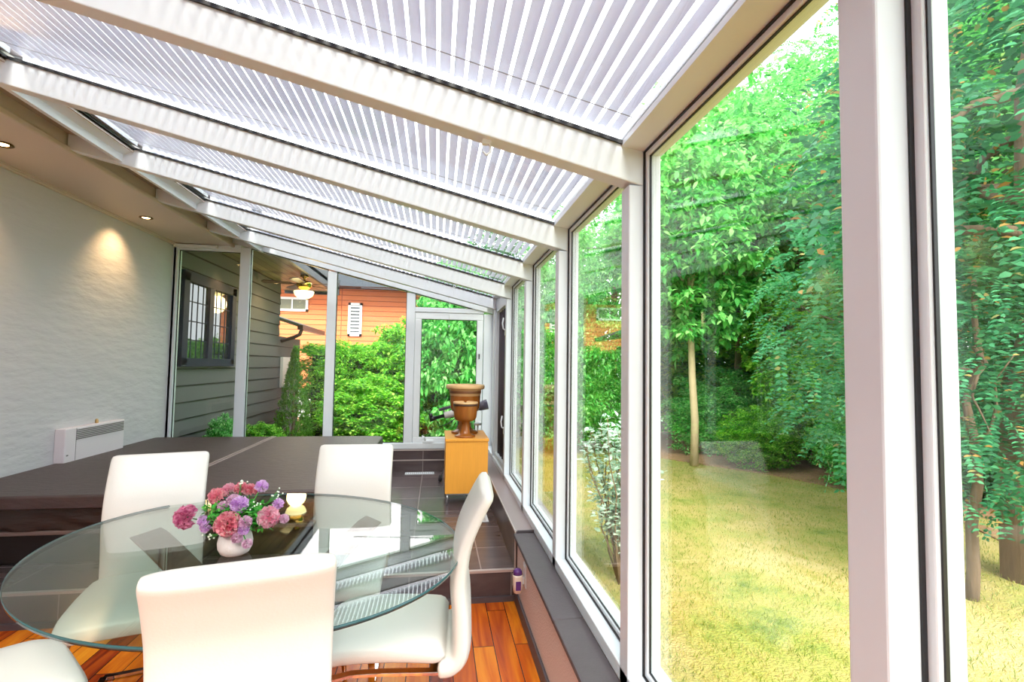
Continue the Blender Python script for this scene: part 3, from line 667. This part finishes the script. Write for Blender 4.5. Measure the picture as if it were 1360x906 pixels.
# telescope on tripod behind the cabinet
t = empty('telescope', (.26, 5.28, .18)); tag(t, 'white telescope on a black tripod standing behind the cabinet', 'telescope')
A_ = Vector((-.235, .0, .66)); B2 = Vector((.29, .0, .80)); d = (B2-A_)
pt = lambda u, dz=0: A_+d*u+Vector((0, 0, dz))
MB().tube([pt(.13), pt(.72)], .036, 20).build('tube', TELEW, t)
MB().tube([pt(.70), pt(.82), pt(.83), pt(1.0)], [.040, .042, .048, .056], 20).build('dew_shield', TELEG, t)
MB().tube([pt(-.16), pt(-.04), pt(-.04), pt(.14)], [.026, .024, .018, .020], 16).tube([pt(-.12), pt(-.12)+Vector((-.015, 0, .055))], [.016, .02], 12).build('eyepiece', BLACKP, t)
MB().tube([pt(.02, .075), pt(.30, .075), pt(.31, .075), pt(.42, .075)], [.016, .016, .024, .026], 14).tube([pt(.12, .03), pt(.12, .075)], .007, 8).build('finder_scope', TELEG, t)
MB().tube([pt(.45, -.03), (.0, -.02, .62), (.0, 0, .55)], [.03, .026, .03], 12).tube([pt(.40, -.05), (-.12, -.02, .60), (-.22, -.03, .56)], [.006, .005, .004], 8).build('mount', BLACKP, t)
for a in (200, 320, 80):
    e_ = Vector((math.cos(math.radians(a))*.21, math.sin(math.radians(a))*.18, .0)); e_.z = .006
    m1 = Vector((0, 0, .56)).lerp(e_, .55)
    MB().tube([(0, 0, .57), m1], .013, 8).tube([m1, e_], .009, 8).build('leg', STEEL, t)
MB().lathe([(.012, 0), (.02, .01), (.012, .07)], (math.cos(math.radians(200))*.21, math.sin(math.radians(200))*.18, 0), 10).build('foot', BLACKP, t)
# small adapter block on a wall bracket right of the cabinet
t = empty('standing_pole', (.43, 5.05, .18)); tag(t, 'slim white pole with a small round top between the cabinet and the window', 'pole')
MB().lathe([(.03, 0), (.03, .012), (.008, .02), (.008, .60)], n=14).build('pole', WHITE2, t); MB().lathe([(.01, .60), (.035, .605), (.04, .625), (.03, .63)], n=18).build('top', WHITE2, t)

# floor vents
def vent(x0, x1, y0, y1, lab):
    t = empty('floor_vent', ((x0+x1)/2, (y0+y1)/2, .1805)); tag(t, lab, 'vent', 'floor vents'); a, b_ = (x1-x0)/2, (y1-y0)/2
    MB().box(-a, a, -b_, b_, 0, .004).build('frame', WHITE2, t, bevel=.001); q = MB(); n = 14
    for i in range(n):
        if a > b_: x = -a*.9+1.8*a*i/(n-1); q.box(x-.003, x+.003, -b_*.6, b_*.6, .0038, .0046)
        else: y = -b_*.9+1.8*b_*i/(n-1); q.box(-a*.6, a*.6, y-.003, y+.003, .0038, .0046)
    q.build('slots', HEATG, t)
vent(-.32, .0, 5.58, 5.68, 'white floor vent on the dark tiles below the far window')
vent(.33, .43, 3.86, 4.16, 'white floor vent on the dark tiles beside the right ledge')

# outlet and air freshener
t = empty('wall_outlet', (.4995, 2.66, .27)); tag(t, 'white outlet plate on the low beige wall', 'outlet')
MB().box(-.005, 0, -.035, .035, -.06, .06).build('plate', WHITE2, t, bevel=.002); MB().box(-.007, -.004, -.018, .018, -.045, -.015).build('socket', CREAMP, t); MB().box(-.007, -.004, -.018, .018, .015, .045).build('socket', CREAMP, t)
t = empty('air_freshener', (.458, 2.665, .235)); tag(t, 'cream and purple plug-in air freshener on the low wall', 'air freshener')
q = MB(); R_ = []
for k, (z, a, b_) in enumerate(((-.058, .012, .016), (-.052, .022, .024), (-.02, .026, .028), (.03, .027, .029), (.040, .026, .028))):
    R_.append([(a*math.copysign(abs(math.cos(u))**.6, math.cos(u)), b_*math.copysign(abs(math.sin(u))**.6, math.sin(u)), z) for u in [i*2*PI/20 for i in range(20)]])
q.rings(R_).build('body', CREAMP, t)
MB().lathe([(.026, .040), (.024, .056), (.015, .068), (.001, .072)], n=20).build('cap', PURPLE, t)
MB().box(-.014, .014, -.0315, -.026, -.035, .012).build('panel', PURPLE, t, bevel=.002)
MB().box(.022, .036, -.01, .01, -.01, .02).build('plug', WHITE2, t)

# hooks, cord, latch under the rafters
for (x, y, z, lab) in ((.14, 1.51, 2.105, 'small white hook hanging under the first rafter'), (.14, 4.305, 2.12, 'small white hook hanging under the fourth rafter')):
    t = empty('ceiling_hook', (x, y, z)); tag(t, lab, 'hook', 'hooks under the rafters')
    MB().box(-.014, .014, -.01, .01, -.008, .006).tube([(0, 0, 0), (.012, 0, -.012), (.012, 0, -.032), (0, 0, -.042), (-.010, 0, -.032)], .004, 8).build('hook', WHITE2, t)
t = empty('pull_cord', (.12, 5.2, 2.115)); tag(t, 'thin white pull cord hanging in front of the crank casement', 'cord')
MB().tube([(0, 0, 0), (0, 0, -.30)], .002, 6).build('cord', WHITE2, t); MB().lathe([(.012, -.004), (.014, 0), (.006, .012)], n=12).build('mount', WHITE2, t)
MB().lathe([(.002, 0), (.007, -.004), (.007, -.02), (.002, -.024)], (0, 0, -.30), 10).build('tassel', WHITE2, t)

# ------------------------------------------------------------------ outside ground
q = MB(); n = 60; vs = []; fs = []
def gz(x, y): return GZ+.10*math.sin(x*.35)*math.cos(y*.3)*min(1, max(0, (x-2)/4))
x0, x1, y0_, y1_ = .76, 40, -25, 45
for j in range(n+1):
    for i in range(n+1):
        x = x0+(x1-x0)*(i/n)**1.6; y = y0_+(y1_-y0_)*j/n; vs.append((x, y, gz(x, y)-.003))
for j in range(n):
    for i in range(n): a_ = j*(n+1)+i; fs.append((a_, a_+1, a_+n+2, a_+n+1))
tag(MB().add(vs, fs, True).build('lawn', LAWN), 'sunlit dry yellow green lawn outside the right windows', 'lawn', kind='structure')
tag(MB().box(-25, .78, 5.95, 45, GZ-.2, GZ).build('ground', MULCH), 'brown earth under the hedge beyond the far wall', 'ground', kind='structure')
tag(MB().box(-25, .76, -25, -2.2, GZ-.2, GZ).build('ground', MULCH), 'bare ground behind the room', 'ground', kind='structure')
# mulch bed following the trees
q = MB(); edge = [(3.3, 11.0), (4.1, 9.4), (4.75, 8.5), (5.5, 7.5), (5.95, 6.3), (5.9, 4.8), (5.3, 3.6), (5.0, 2.2), (5.4, .8), (6.5, -1.5), (30, -1.5), (30, 40), (2, 40), (2.4, 14)]
vs = [(x, y, gz(x, y)+.012) for x, y in edge]; me_v = vs+[(x, y, GZ-.3) for x, y in edge]; m_ = len(edge)
tag(MB().add(me_v, [tuple(range(m_))]+[(i, (i+1) % m_, m_+(i+1) % m_, m_+i) for i in range(m_)]).build('mulch_bed', MULCH), 'brown mulch bed along the far edge of the lawn', 'mulch bed', kind='structure')
# grass blades (uncountable)
ng = 60000; gx = .9+RNG.random(ng)**1.4*5.5; gy = -.5+RNG.random(ng)*11
keep = np.array([True]*ng); P = np.stack([gx, gy, np.array([gz(a, b) for a, b in zip(gx, gy)])], 1)
D = unit(ng)*.6+np.array([0, 0, 1.0]); D /= np.linalg.norm(D, axis=1)[:, None]
V, k = leaf_arrays(P, D, unit(ng), RNG.uniform(.02, .05, ng), np.full(ng, .006), shape='q')
o = bpy.data.objects.new('grass', fast_mesh('grass', V, k, GRASSB)); COL.objects.link(o); tag(o, 'short dry grass blades standing on the lawn', 'grass', kind='stuff')

# ------------------------------------------------------------------ trees
def limb(q, a, b_, r0, r1, wob=.1, n=7, seed=0):
    rg = random.Random(seed); a = Vector(a); b_ = Vector(b_); P = []; 
    for i in range(n):
        u = i/(n-1); P.append(a.lerp(b_, u)+Vector((rg.uniform(-1, 1), rg.uniform(-1, 1), 0))*wob*math.sin(PI*u))
    q.tube(P, [r0+(r1-r0)*i/(n-1) for i in range(n)], 10)
CROWN = {}
def crown_mesh(kind, m):
    key = (kind, m.name)
    if key in CROWN: return CROWN[key]
    if kind == 'broad': V, k = clustered(shell(620, (1.0, 1.0, 1.0), inner=.35), 34, .135, .35, .085, .050)
    elif kind == 'fine': V, k = clustered(shell(700, (1.0, 1.0, 1.0), inner=.3), 36, .12, .25, .055, .030)
    elif kind == 'pinnate':
        c = shell(1500, (1, 1, 1), inner=.35); ax_ = unit(1500)+c*.8; ax_[:, 2] = ax_[:, 2]*.4-.15; ax_ /= np.linalg.norm(ax_, axis=1)[:, None]
        V, k = compound(c, ax_, 7, .20, .050, .022)
    elif kind == 'pinnate_big':
        c = shell(640, (1, 1, 1), inner=.3); ax_ = unit(640)+c*.8; ax_[:, 2] = ax_[:, 2]*.4-.1; ax_ /= np.linalg.norm(ax_, axis=1)[:, None]
        V, k = compound(c, ax_, 8, .28, .075, .034)
    elif kind == 'hedge':
        n = 900; c = RNG.uniform(-1, 1, (n, 3)); f_ = RNG.integers(0, 3, n); c[np.arange(n), f_] = np.sign(c[np.arange(n), f_])*RNG.uniform(.82, 1.0, n)
        V, k = clustered(c*np.array([1, 1, 1]), 30, .11, .2, .060, .036)
    elif kind == 'cone':
        n = 800; u = RNG.random(n)**1.4; a = RNG.random(n)*2*PI; rr = (1-u)*(.85+.15*RNG.random(n))+.02
        c = np.stack([rr*np.cos(a), rr*np.sin(a), u*2-1], 1); V, k = clustered(c, 24, .09, -.5, .07, .022)
    me = fast_mesh('foliage', V, k, m); CROWN[key] = me; return me
tree_n = 0
def tree(name, base, h, crown_c, crown_r, kind, lm, trunk_r, label, cat='tree', group=None, bark=BARK, lean=(0, 0), rz=0, branches=5):
    global tree_n; tree_n += 1
    t = empty(name, base); tag(t, label, cat, group)
    cc = Vector(crown_c)-Vector(base); rg = random.Random(tree_n*13)
    if trunk_r:
        q = MB(); top = Vector((cc.x+lean[0], cc.y+lean[1], h))
        limb(q, (0, 0, -.05), top, trunk_r, trunk_r*.35, .06*h*.3, 9, tree_n)
        q.build('trunk', bark, t)
        q = MB()
        for i in range(branches):
            u = rg.uniform(.35, .9); s = Vector((0, 0, 0)).lerp(top, u); a = rg.uniform(0, 2*PI)
            e_ = cc+Vector((math.cos(a)*crown_r[0], math.sin(a)*crown_r[1], rg.uniform(-.5, .6)*crown_r[2]))*.75
            limb(q, s, e_, trunk_r*.35, trunk_r*.07, .15, 6, i+tree_n)
        q.build('branches', bark, t)
    o = bpy.data.objects.new('foliage', crown_mesh(kind, lm)); COL.objects.link(o); o.parent = t; o.location = cc; o.scale = crown_r; o.rotation_euler = (0, 0, rz)
    return t
# garden to the right
G_ = 'trees beyond the lawn'
tree('slim_tree', (4.62, 8.3, GZ), 6.2, (4.7, 8.7, 3.9), (1.5, 1.5, 2.2), 'broad', L_BRIGHT, .075, 'slim pale trunked tree at the near left edge of the lawn', group=G_, bark=BARKP)
tree('slim_tree', (6.3, 9.6, GZ), 6.5, (6.5, 9.8, 4.8), (1.9, 1.8, 2.4), 'broad', L_BRIGHT, .09, 'slim grey trunked tree in the middle behind the lawn', group=G_)
tree('slim_tree', (7.3, 9.0, GZ), 7.5, (7.9, 9.0, 6.0), (1.7, 1.5, 2.5), 'pinnate', L_BRIGHT, .10, 'slim brown trunked tree right of the middle behind the lawn', group=G_)
tree('broad_tree', (9.5, 13.5, GZ), 9, (9.3, 13.2, 6.2), (4.2, 3.0, 4.6), 'fine', L_MID, .18, 'tall leafy tree far behind the middle of the lawn', group=G_)
tree('broad_tree', (13.5, 9.5, GZ), 9, (12.8, 9.2, 6.6), (3.6, 3.6, 5.0), 'fine', L_MID, .18, 'tall leafy tree far behind the right of the lawn', group=G_)
tree('broad_tree', (5.2, 14.0, GZ), 6, (5.2, 13.6, 3.4), (2.4, 2.0, 3.3), 'fine', L_BRIGHT, .16, 'tall leafy tree far behind the slim pale trunk', group=G_)
tree('locust_tree', (6.6, 6.0, GZ), 7, (7.1, 5.6, 4.9), (2.0, 1.9, 2.5), 'pinnate', L_PODS, .11, 'feathery leaved tree whose crown fills the upper right of the large window', group=G_)
tree('locust_tree', (5.6, 4.75, GZ), 3.6, (5.0, 5.1, 2.0), (1.05, 1.1, 1.6), 'pinnate_big', L_BLUE, .06, 'feathery shrub-like tree hanging down to the lawn at the right of the large window', group=G_)
tree('locust_tree', (4.75, 3.35, GZ), 6.5, (4.8, 3.5, 3.5), (1.5, 1.3, 2.2), 'pinnate_big', L_SHADE, .17, 'thick trunked shaded tree at the right edge of the picture', group=G_, lean=(.3, -.2))
tree('young_tree', (3.95, 3.15, GZ), 2.4, (4.0, 3.1, 1.35), (.85, .62, 1.0), 'pinnate_big', L_SHADE, .045, 'young tree with a thin trunk in front of the thick trunked one', group=G_)
tree('broad_tree', (9.5, 4.5, GZ), 8, (9.3, 4.6, 4.4), (2.6, 3.2, 4.4), 'fine', L_DARK, .2, 'dense dark tree behind the thick trunked one', group=G_)
tree('broad_tree', (6.6, 12.0, GZ), 4.5, (6.6, 11.3, 2.0), (2.1, 1.2, 1.9), 'broad', L_HEDGE, .09, 'leafy low crowned tree directly behind the slim trunks', group=G_)
tree('broad_tree', (9.4, 10.2, GZ), 4.5, (9.3, 10.2, 2.6), (1.8, 1.6, 2.4), 'broad', L_MID, .10, 'leafy low crowned tree right of the slim trunks', group=G_)
tree('broad_tree', (10.6, 7.2, GZ), 5, (10.4, 7.3, 2.9), (1.7, 2.0, 2.8), 'fine', L_BRIGHT, .10, 'leafy low crowned tree behind the feathery ones', group=G_)
tree('young_tree', (6.9, 8.6, GZ), 2.6, (6.9, 8.5, 2.15), (1.2, .9, 1.15), 'broad', L_HEDGE, .04, 'small yellow green tree in front of the brown slim trunk', group=G_)
# under-planting
tree('shrub', (5.9, 9.2, GZ), 0, (5.9, 9.3, .45), (1.4, .6, 1.0), 'fine', L_BRIGHT, 0, 'fresh green low shrub behind the slim pale trunk', 'shrub', 'shrubs at the lawn edge')
tree('shrub', (7.2, 7.6, GZ), 0, (7.0, 8.0, 1.0), (1.2, .9, 1.2), 'broad', L_HEDGE, 0, 'light green arching shrub at the middle of the lawn edge', 'shrub', 'shrubs at the lawn edge')
tree('shrub', (7.4, 5.7, GZ), 0, (7.4, 5.7, .5), (1.2, 1.2, .9), 'broad', L_DARK, 0, 'dark shrub under the feathery trees at the right of the lawn', 'shrub', 'shrubs at the lawn edge')
tree('shrub', (3.6, 9.6, GZ), 0, (3.5, 9.8, .7), (.8, .8, 1.1), 'fine', L_BRIGHT, 0, 'leafy shrub at the far left end of the lawn', 'shrub', 'shrubs at the lawn edge')
tree('shrub', (5.35, 7.5, GZ), 0, (5.75, 8.0, .15), (.8, .6, .6), 'fine', L_HEDGE, 0, 'low bright shrub at the lawn edge right of the slim pale trunk', 'shrub', 'shrubs at the lawn edge')
tree('shrub', (6.3, 6.4, GZ), 0, (6.35, 6.4, .3), (.75, .8, .8), 'fine', L_BRIGHT, 0, 'mid green shrub at the lawn edge below the feathery crown', 'shrub', 'shrubs at the lawn edge')
# variegated shrub right outside the third window
t = empty('variegated_shrub', (1.45, 3.75, GZ)); tag(t, 'pale variegated shrub close outside the windows', 'shrub')
q = MB(); cs = []; rg = random.Random(5)
for i in range(26):
    a = rg.uniform(0, 2*PI); r = rg.uniform(.08, .42); e_ = Vector((r*math.cos(a)*.8, r*math.sin(a)*1.1, rg.uniform(.75, 1.35)))
    limb(q, (0, 0, 0), e_, .008, .003, .05, 6, i)
    for u in np.linspace(.35, 1, 14): cs.append(tuple(e_*u+Vector((rg.gauss(0, .02), rg.gauss(0, .02), 0))))
q.build('stems', TWIG, t); V, k = clustered(np.array(cs), 6, .05, -.3, .050, .032)
o = bpy.data.objects.new('foliage', fast_mesh('foliage', V, k, L_PALE)); COL.objects.link(o); o.parent = t
# power lines, fence
for i, z in enumerate((4.2, 3.05)):
    tag(MB().tube([(-2+x, 13.2-.35*x, z+.004*(x-9)**2) for x in range(0, 24, 2)], .012, 5).build('power_line', FASCIA), ('upper' if i == 0 else 'lower')+' thin power line crossing the trees beyond the lawn', 'power line', 'power lines')
t = empty('garden_fence', (9.2, 8.2, GZ)); tag(t, 'red brown board fence behind the trees at the right of the lawn', 'fence')
q = MB()
for i in range(60): y = -5+i*.16; q.box(-.012, .012, y, y+.145, 0, 1.5)
q.build('boards', FENCE, t); MB().box(.012, .06, -5, 4.6, .3, .38).box(.012, .06, -5, 4.6, 1.15, 1.23).build('rail', FENCE, t)
t = empty('garden_fence', (6, 12.4, GZ)); tag(t, 'grey board fence behind the slim trunks', 'fence')
q = MB()
for i in range(70): x = -4+i*.16; q.box(x, x+.145, -.012, .012, 0, 1.35)
q.build('boards', FENCEG, t); MB().box(-4, 7.2, .012, .06, .3, .38).box(-4, 7.2, .012, .06, 1.05, 1.13).build('rail', FENCEG, t)

# ------------------------------------------------------------------ beyond the far wall
t = empty('house_siding', (-3.0, 5.96, GZ)); struct(t, 'grey lap sided house wall running on beyond the far panes', 'house wall')
q = MB()
for i in range(17):
    z = i*.2; q.prism([(-.2, z), (.022, z), (.004, z+.2), (-.2, z+.2)], .0, 3.95, 'y')
q.build('boards', SIDING, t)
t = empty('house_window', (-3.0, 6.95, 1.35)); struct(t, 'navy framed house window in the grey siding wall', 'window')
q = MB().box(.02, .07, -.75, .75, -.02, .08).box(.02, .07, -.75, .75, 1.0, 1.12).box(.02, .07, -.75, -.62, 0, 1.1).box(.02, .07, .62, .75, 0, 1.1).box(.02, .06, -.06, .06, .05, 1.05)
q.build('window_frame', NAVY, t); MB().box(.02, .03, -.65, .65, .05, 1.05).build('pane', DARKGLASS, t)
q = MB()
for y in (-.47, -.33, -.19, .19, .33, .47): q.box(.03, .035, y-.006, y+.006, .08, 1.0)
for z in (.3, .53, .77): q.box(.03, .035, -.62, .62, z-.006, z+.006)
q.build('muntins', NAVY, t)
t = empty('porch_roof', (-2.6, 5.96, 2.9)); struct(t, 'brown boarded porch ceiling with dark fascia outside the far panes', 'porch')
MB().box(-.6, .45, 0, 4.9, 0, .06).build('ceiling_boards', PLANKC, t); MB().box(.45, .50, 0, 4.95, -.05, .28).box(-.6, .5, 4.9, 4.95, -.05, .28).build('fascia', FASCIA, t)
MB().box(-.6, .5, 0, 4.95, .06, .12).build('roof_deck', FASCIA, t)
# ceiling fan
t = empty('ceiling_fan', (-2.28, 8.8, 2.9)); tag(t, 'brass ceiling fan with a glowing bowl under the porch ceiling', 'ceiling fan')
GOLD = mat('polished_brass', (.75, .45, .10), .2, metal=1)
MB().lathe([(.06, 0), (.075, -.03), (.03, -.05), (.018, -.06), (.018, -.10), (.10, -.11), (.125, -.14), (.125, -.20), (.08, -.24), (.05, -.25), (.05, -.27)], n=28).build('motor', GOLD, t)
MB().lathe([(.05, -.27), (.16, -.28), (.165, -.30), (.14, -.36), (.08, -.40), (.001, -.415)], n=28).build('light_bowl', mat('lit_bowl', (1, .9, .6), .3, emit=(1, .80, .38), est=2.2), t)
for k_ in range(5):
    a = math.radians(195+k_*72); Mx = Matrix.Rotation(a, 4, 'Z') @ Matrix.Rotation(math.radians(10), 4, 'X')
    MB().box(.12, .22, -.02, .02, -.175, -.165, mtx=Mx).add([(.20, -.05, -.17), (.62, -.075, -.17), (.66, 0, -.17), (.62, .075, -.17), (.20, .05, -.17), (.20, -.05, -.160), (.62, -.075, -.160), (.66, 0, -.160), (.62, .075, -.160), (.20, .05, -.160)], [(4, 3, 2, 1, 0), (5, 6, 7, 8, 9), (0, 1, 6, 5), (1, 2, 7, 6), (2, 3, 8, 7), (3, 4, 9, 8), (4, 0, 5, 9)], mtx=Mx).build('blade', mat('fan_blade_%d' % k_, (.06, .035, .02), .3), t)
pl = bpy.data.lights.new('fan_lamp', 'POINT'); pl.energy = 18; pl.color = (1, .72, .32); pl.shadow_soft_size = .15; po = bpy.data.objects.new('fan_lamp', pl); COL.objects.link(po); po.parent = t; po.location = (0, 0, -.55)
# low green-grey lean-to with gutter at the end of the siding
t = empty('house_annex', (-3.0, 9.9, GZ)); tag(t, 'low siding annex with a dark roof and brown gutter beyond the porch', 'annex')
MB().box(-1.6, -.02, .02, 1.6, 0, 2.2).build('wall', SIDING, t)
MB().prism([(-1.7, 3.05), (.36, 2.38), (.36, 2.44), (-1.7, 3.12)], .0, 1.9).build('roof', GREENROOF, t)
MB().box(.34, .44, .0, 1.9, 2.33, 2.42).tube([(.40, .1, 2.36), (.36, .1, 2.24), (.25, .1, 2.18), (.02, .1, 2.10)], .035, 10).build('gutter', GUTTER, t)
MB().box(-.02, .03, .25, .75, 1.2, 1.8).build('window', WTRIM, t)
# neighbour's orange house
t = empty('orange_house', (-3, 16.0, GZ)); tag(t, 'orange clapboard house with a grey shingle roof beyond the hedge', 'house')
MB().prism([(-5.5, .9), (3.6, .9), (3.6, 4.3), (-5.5, 4.3)], 0, 7).build('wall', ORANGE, t)
MB().box(-5.5, 3.6, .02, 7, 0, .9).build('foundation', WTRIM, t)
MB().add([(-6.0, -.7, 4.32), (4.3, -.7, 4.32), (4.3, 3.4, 7.4), (-6.0, 3.4, 7.4), (-6.0, -.7, 4.42), (4.3, -.7, 4.42), (4.3, 3.4, 7.55), (-6.0, 3.4, 7.55)], [(0, 1, 2, 3), (4, 7, 6, 5), (0, 4, 5, 1), (1, 5, 6, 2), (2, 6, 7, 3), (3, 7, 4, 0)]).build('roof', ROOFG, t)
MB().box(-6.0, 4.3, -.78, -.68, 4.02, 4.40).box(-6, 4.3, -.7, .0, 4.04, 4.09).build('fascia', FASCIA, t)
def hwin(x0, x1, z0, z1, slat):
    f_ = MB().box(x0, x1, -.05, 0, z0, z0+.07).box(x0, x1, -.05, 0, z1-.07, z1).box(x0, x0+.07, -.05, 0, z0, z1).box(x1-.07, x1, -.05, 0, z0, z1).build('window', WTRIM, t)
    if slat:
        MB().box(x0+.07, x1-.07, -.02, 0, z0+.07, z1-.07).build('pane', DARKGLASS, f_); q = MB(); n = 9
        for i in range(n): z = z0+.1+(z1-z0-.2)*i/(n-1); q.box(x0+.07, x1-.07, -.035, -.022, z-.035, z+.02)
        q.build('shutter_slats', WTRIM, f_)
    else: MB().box(x0+.07, x1-.07, -.02, 0, z0+.07, z1-.07).build('pane', mat('porch_glass', (.16, .16, .09), .1), f_); MB().box((x0+x1)/2-.02, (x0+x1)/2+.02, -.03, 0, z0, z1).build('mullion', WTRIM, f_)
hwin(.21, .63, 2.55, 3.6, True); hwin(-1.95, -1.0, 3.28, 3.72, False)
# planting beyond the far wall
def hedge(base, half, lab, lm, rz=0):
    t = empty('hedge', base, rz); tag(t, lab, 'hedge')
    o = bpy.data.objects.new('foliage', crown_mesh('hedge', lm)); COL.objects.link(o); o.parent = t; o.location = (0, 0, half[2]); o.scale = half
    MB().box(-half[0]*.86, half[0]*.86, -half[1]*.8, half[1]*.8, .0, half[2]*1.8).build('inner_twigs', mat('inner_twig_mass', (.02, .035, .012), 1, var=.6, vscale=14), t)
hedge((-1.0, 10.4, GZ), (1.55, .8, 1.02), 'bright green hedge in front of the orange house', L_HEDGE)
tree('rounded_shrub', (-.75, 9.8, GZ), 0, (-.65, 9.9, 1.25), (.75, .7, 1.05), 'broad', L_HEDGE, 0, 'tall rounded bush rising above the hedge left of the casement', 'shrub', 'bushes beyond the far wall')
tree('rounded_shrub', (-1.9, 9.9, GZ), 0, (-1.75, 9.8, .9), (.75, .6, .95), 'fine', L_HEDGE, 0, 'yellow green bush right of the little cypress', 'shrub', 'bushes beyond the far wall')
tree('rounded_shrub', (-1.25, 9.0, GZ), 0, (-1.15, 9.1, .5), (.9, .45, .7), 'broad', L_HEDGE, 0, 'low bush in front of the bright hedge', 'shrub', 'bushes beyond the far wall')
tree('rounded_shrub', (-2.55, 8.0, GZ), 0, (-2.58, 7.9, .12), (.33, .5, .38), 'broad', L_HEDGE, 0, 'small leafy bush at the foot of the grey siding', 'shrub', 'bushes beyond the far wall')
tree('rounded_shrub', (-2.6, 6.7, GZ), 0, (-2.66, 6.75, .3), (.2, .36, .42), 'broad', L_MID, 0, 'sparse leafy plant against the siding behind the leftmost far pane', 'shrub', 'bushes beyond the far wall')
tree('cypress', (-2.45, 9.05, GZ), 1.2, (-2.45, 9.05, .66), (.42, .42, .98), 'cone', L_CYP, .04, 'little conical cypress at the left of the hedge', 'tree', branches=0)
tree('broad_tree', (.6, 9.3, GZ), 3.5, (.45, 9.4, 1.6), (.95, .9, 2.0), 'broad', L_MID, .09, 'leafy tree filling the crank casement', 'tree', 'trees beyond the far wall')
tree('broad_tree', (1.4, 11.0, GZ), 4.5, (1.3, 11.2, 2.4), (1.6, 1.2, 2.2), 'fine', L_DARK, .1, 'dark leafy tree behind the one filling the casement', 'tree', 'trees beyond the far wall')
tree('broad_tree', (2.6, 9.5, GZ), 4.5, (2.5, 9.6, 2.0), (1.2, 1.2, 2.3), 'fine', L_MID, .1, 'leafy tree at the far corner of the lawn', 'tree', 'trees beyond the far wall')
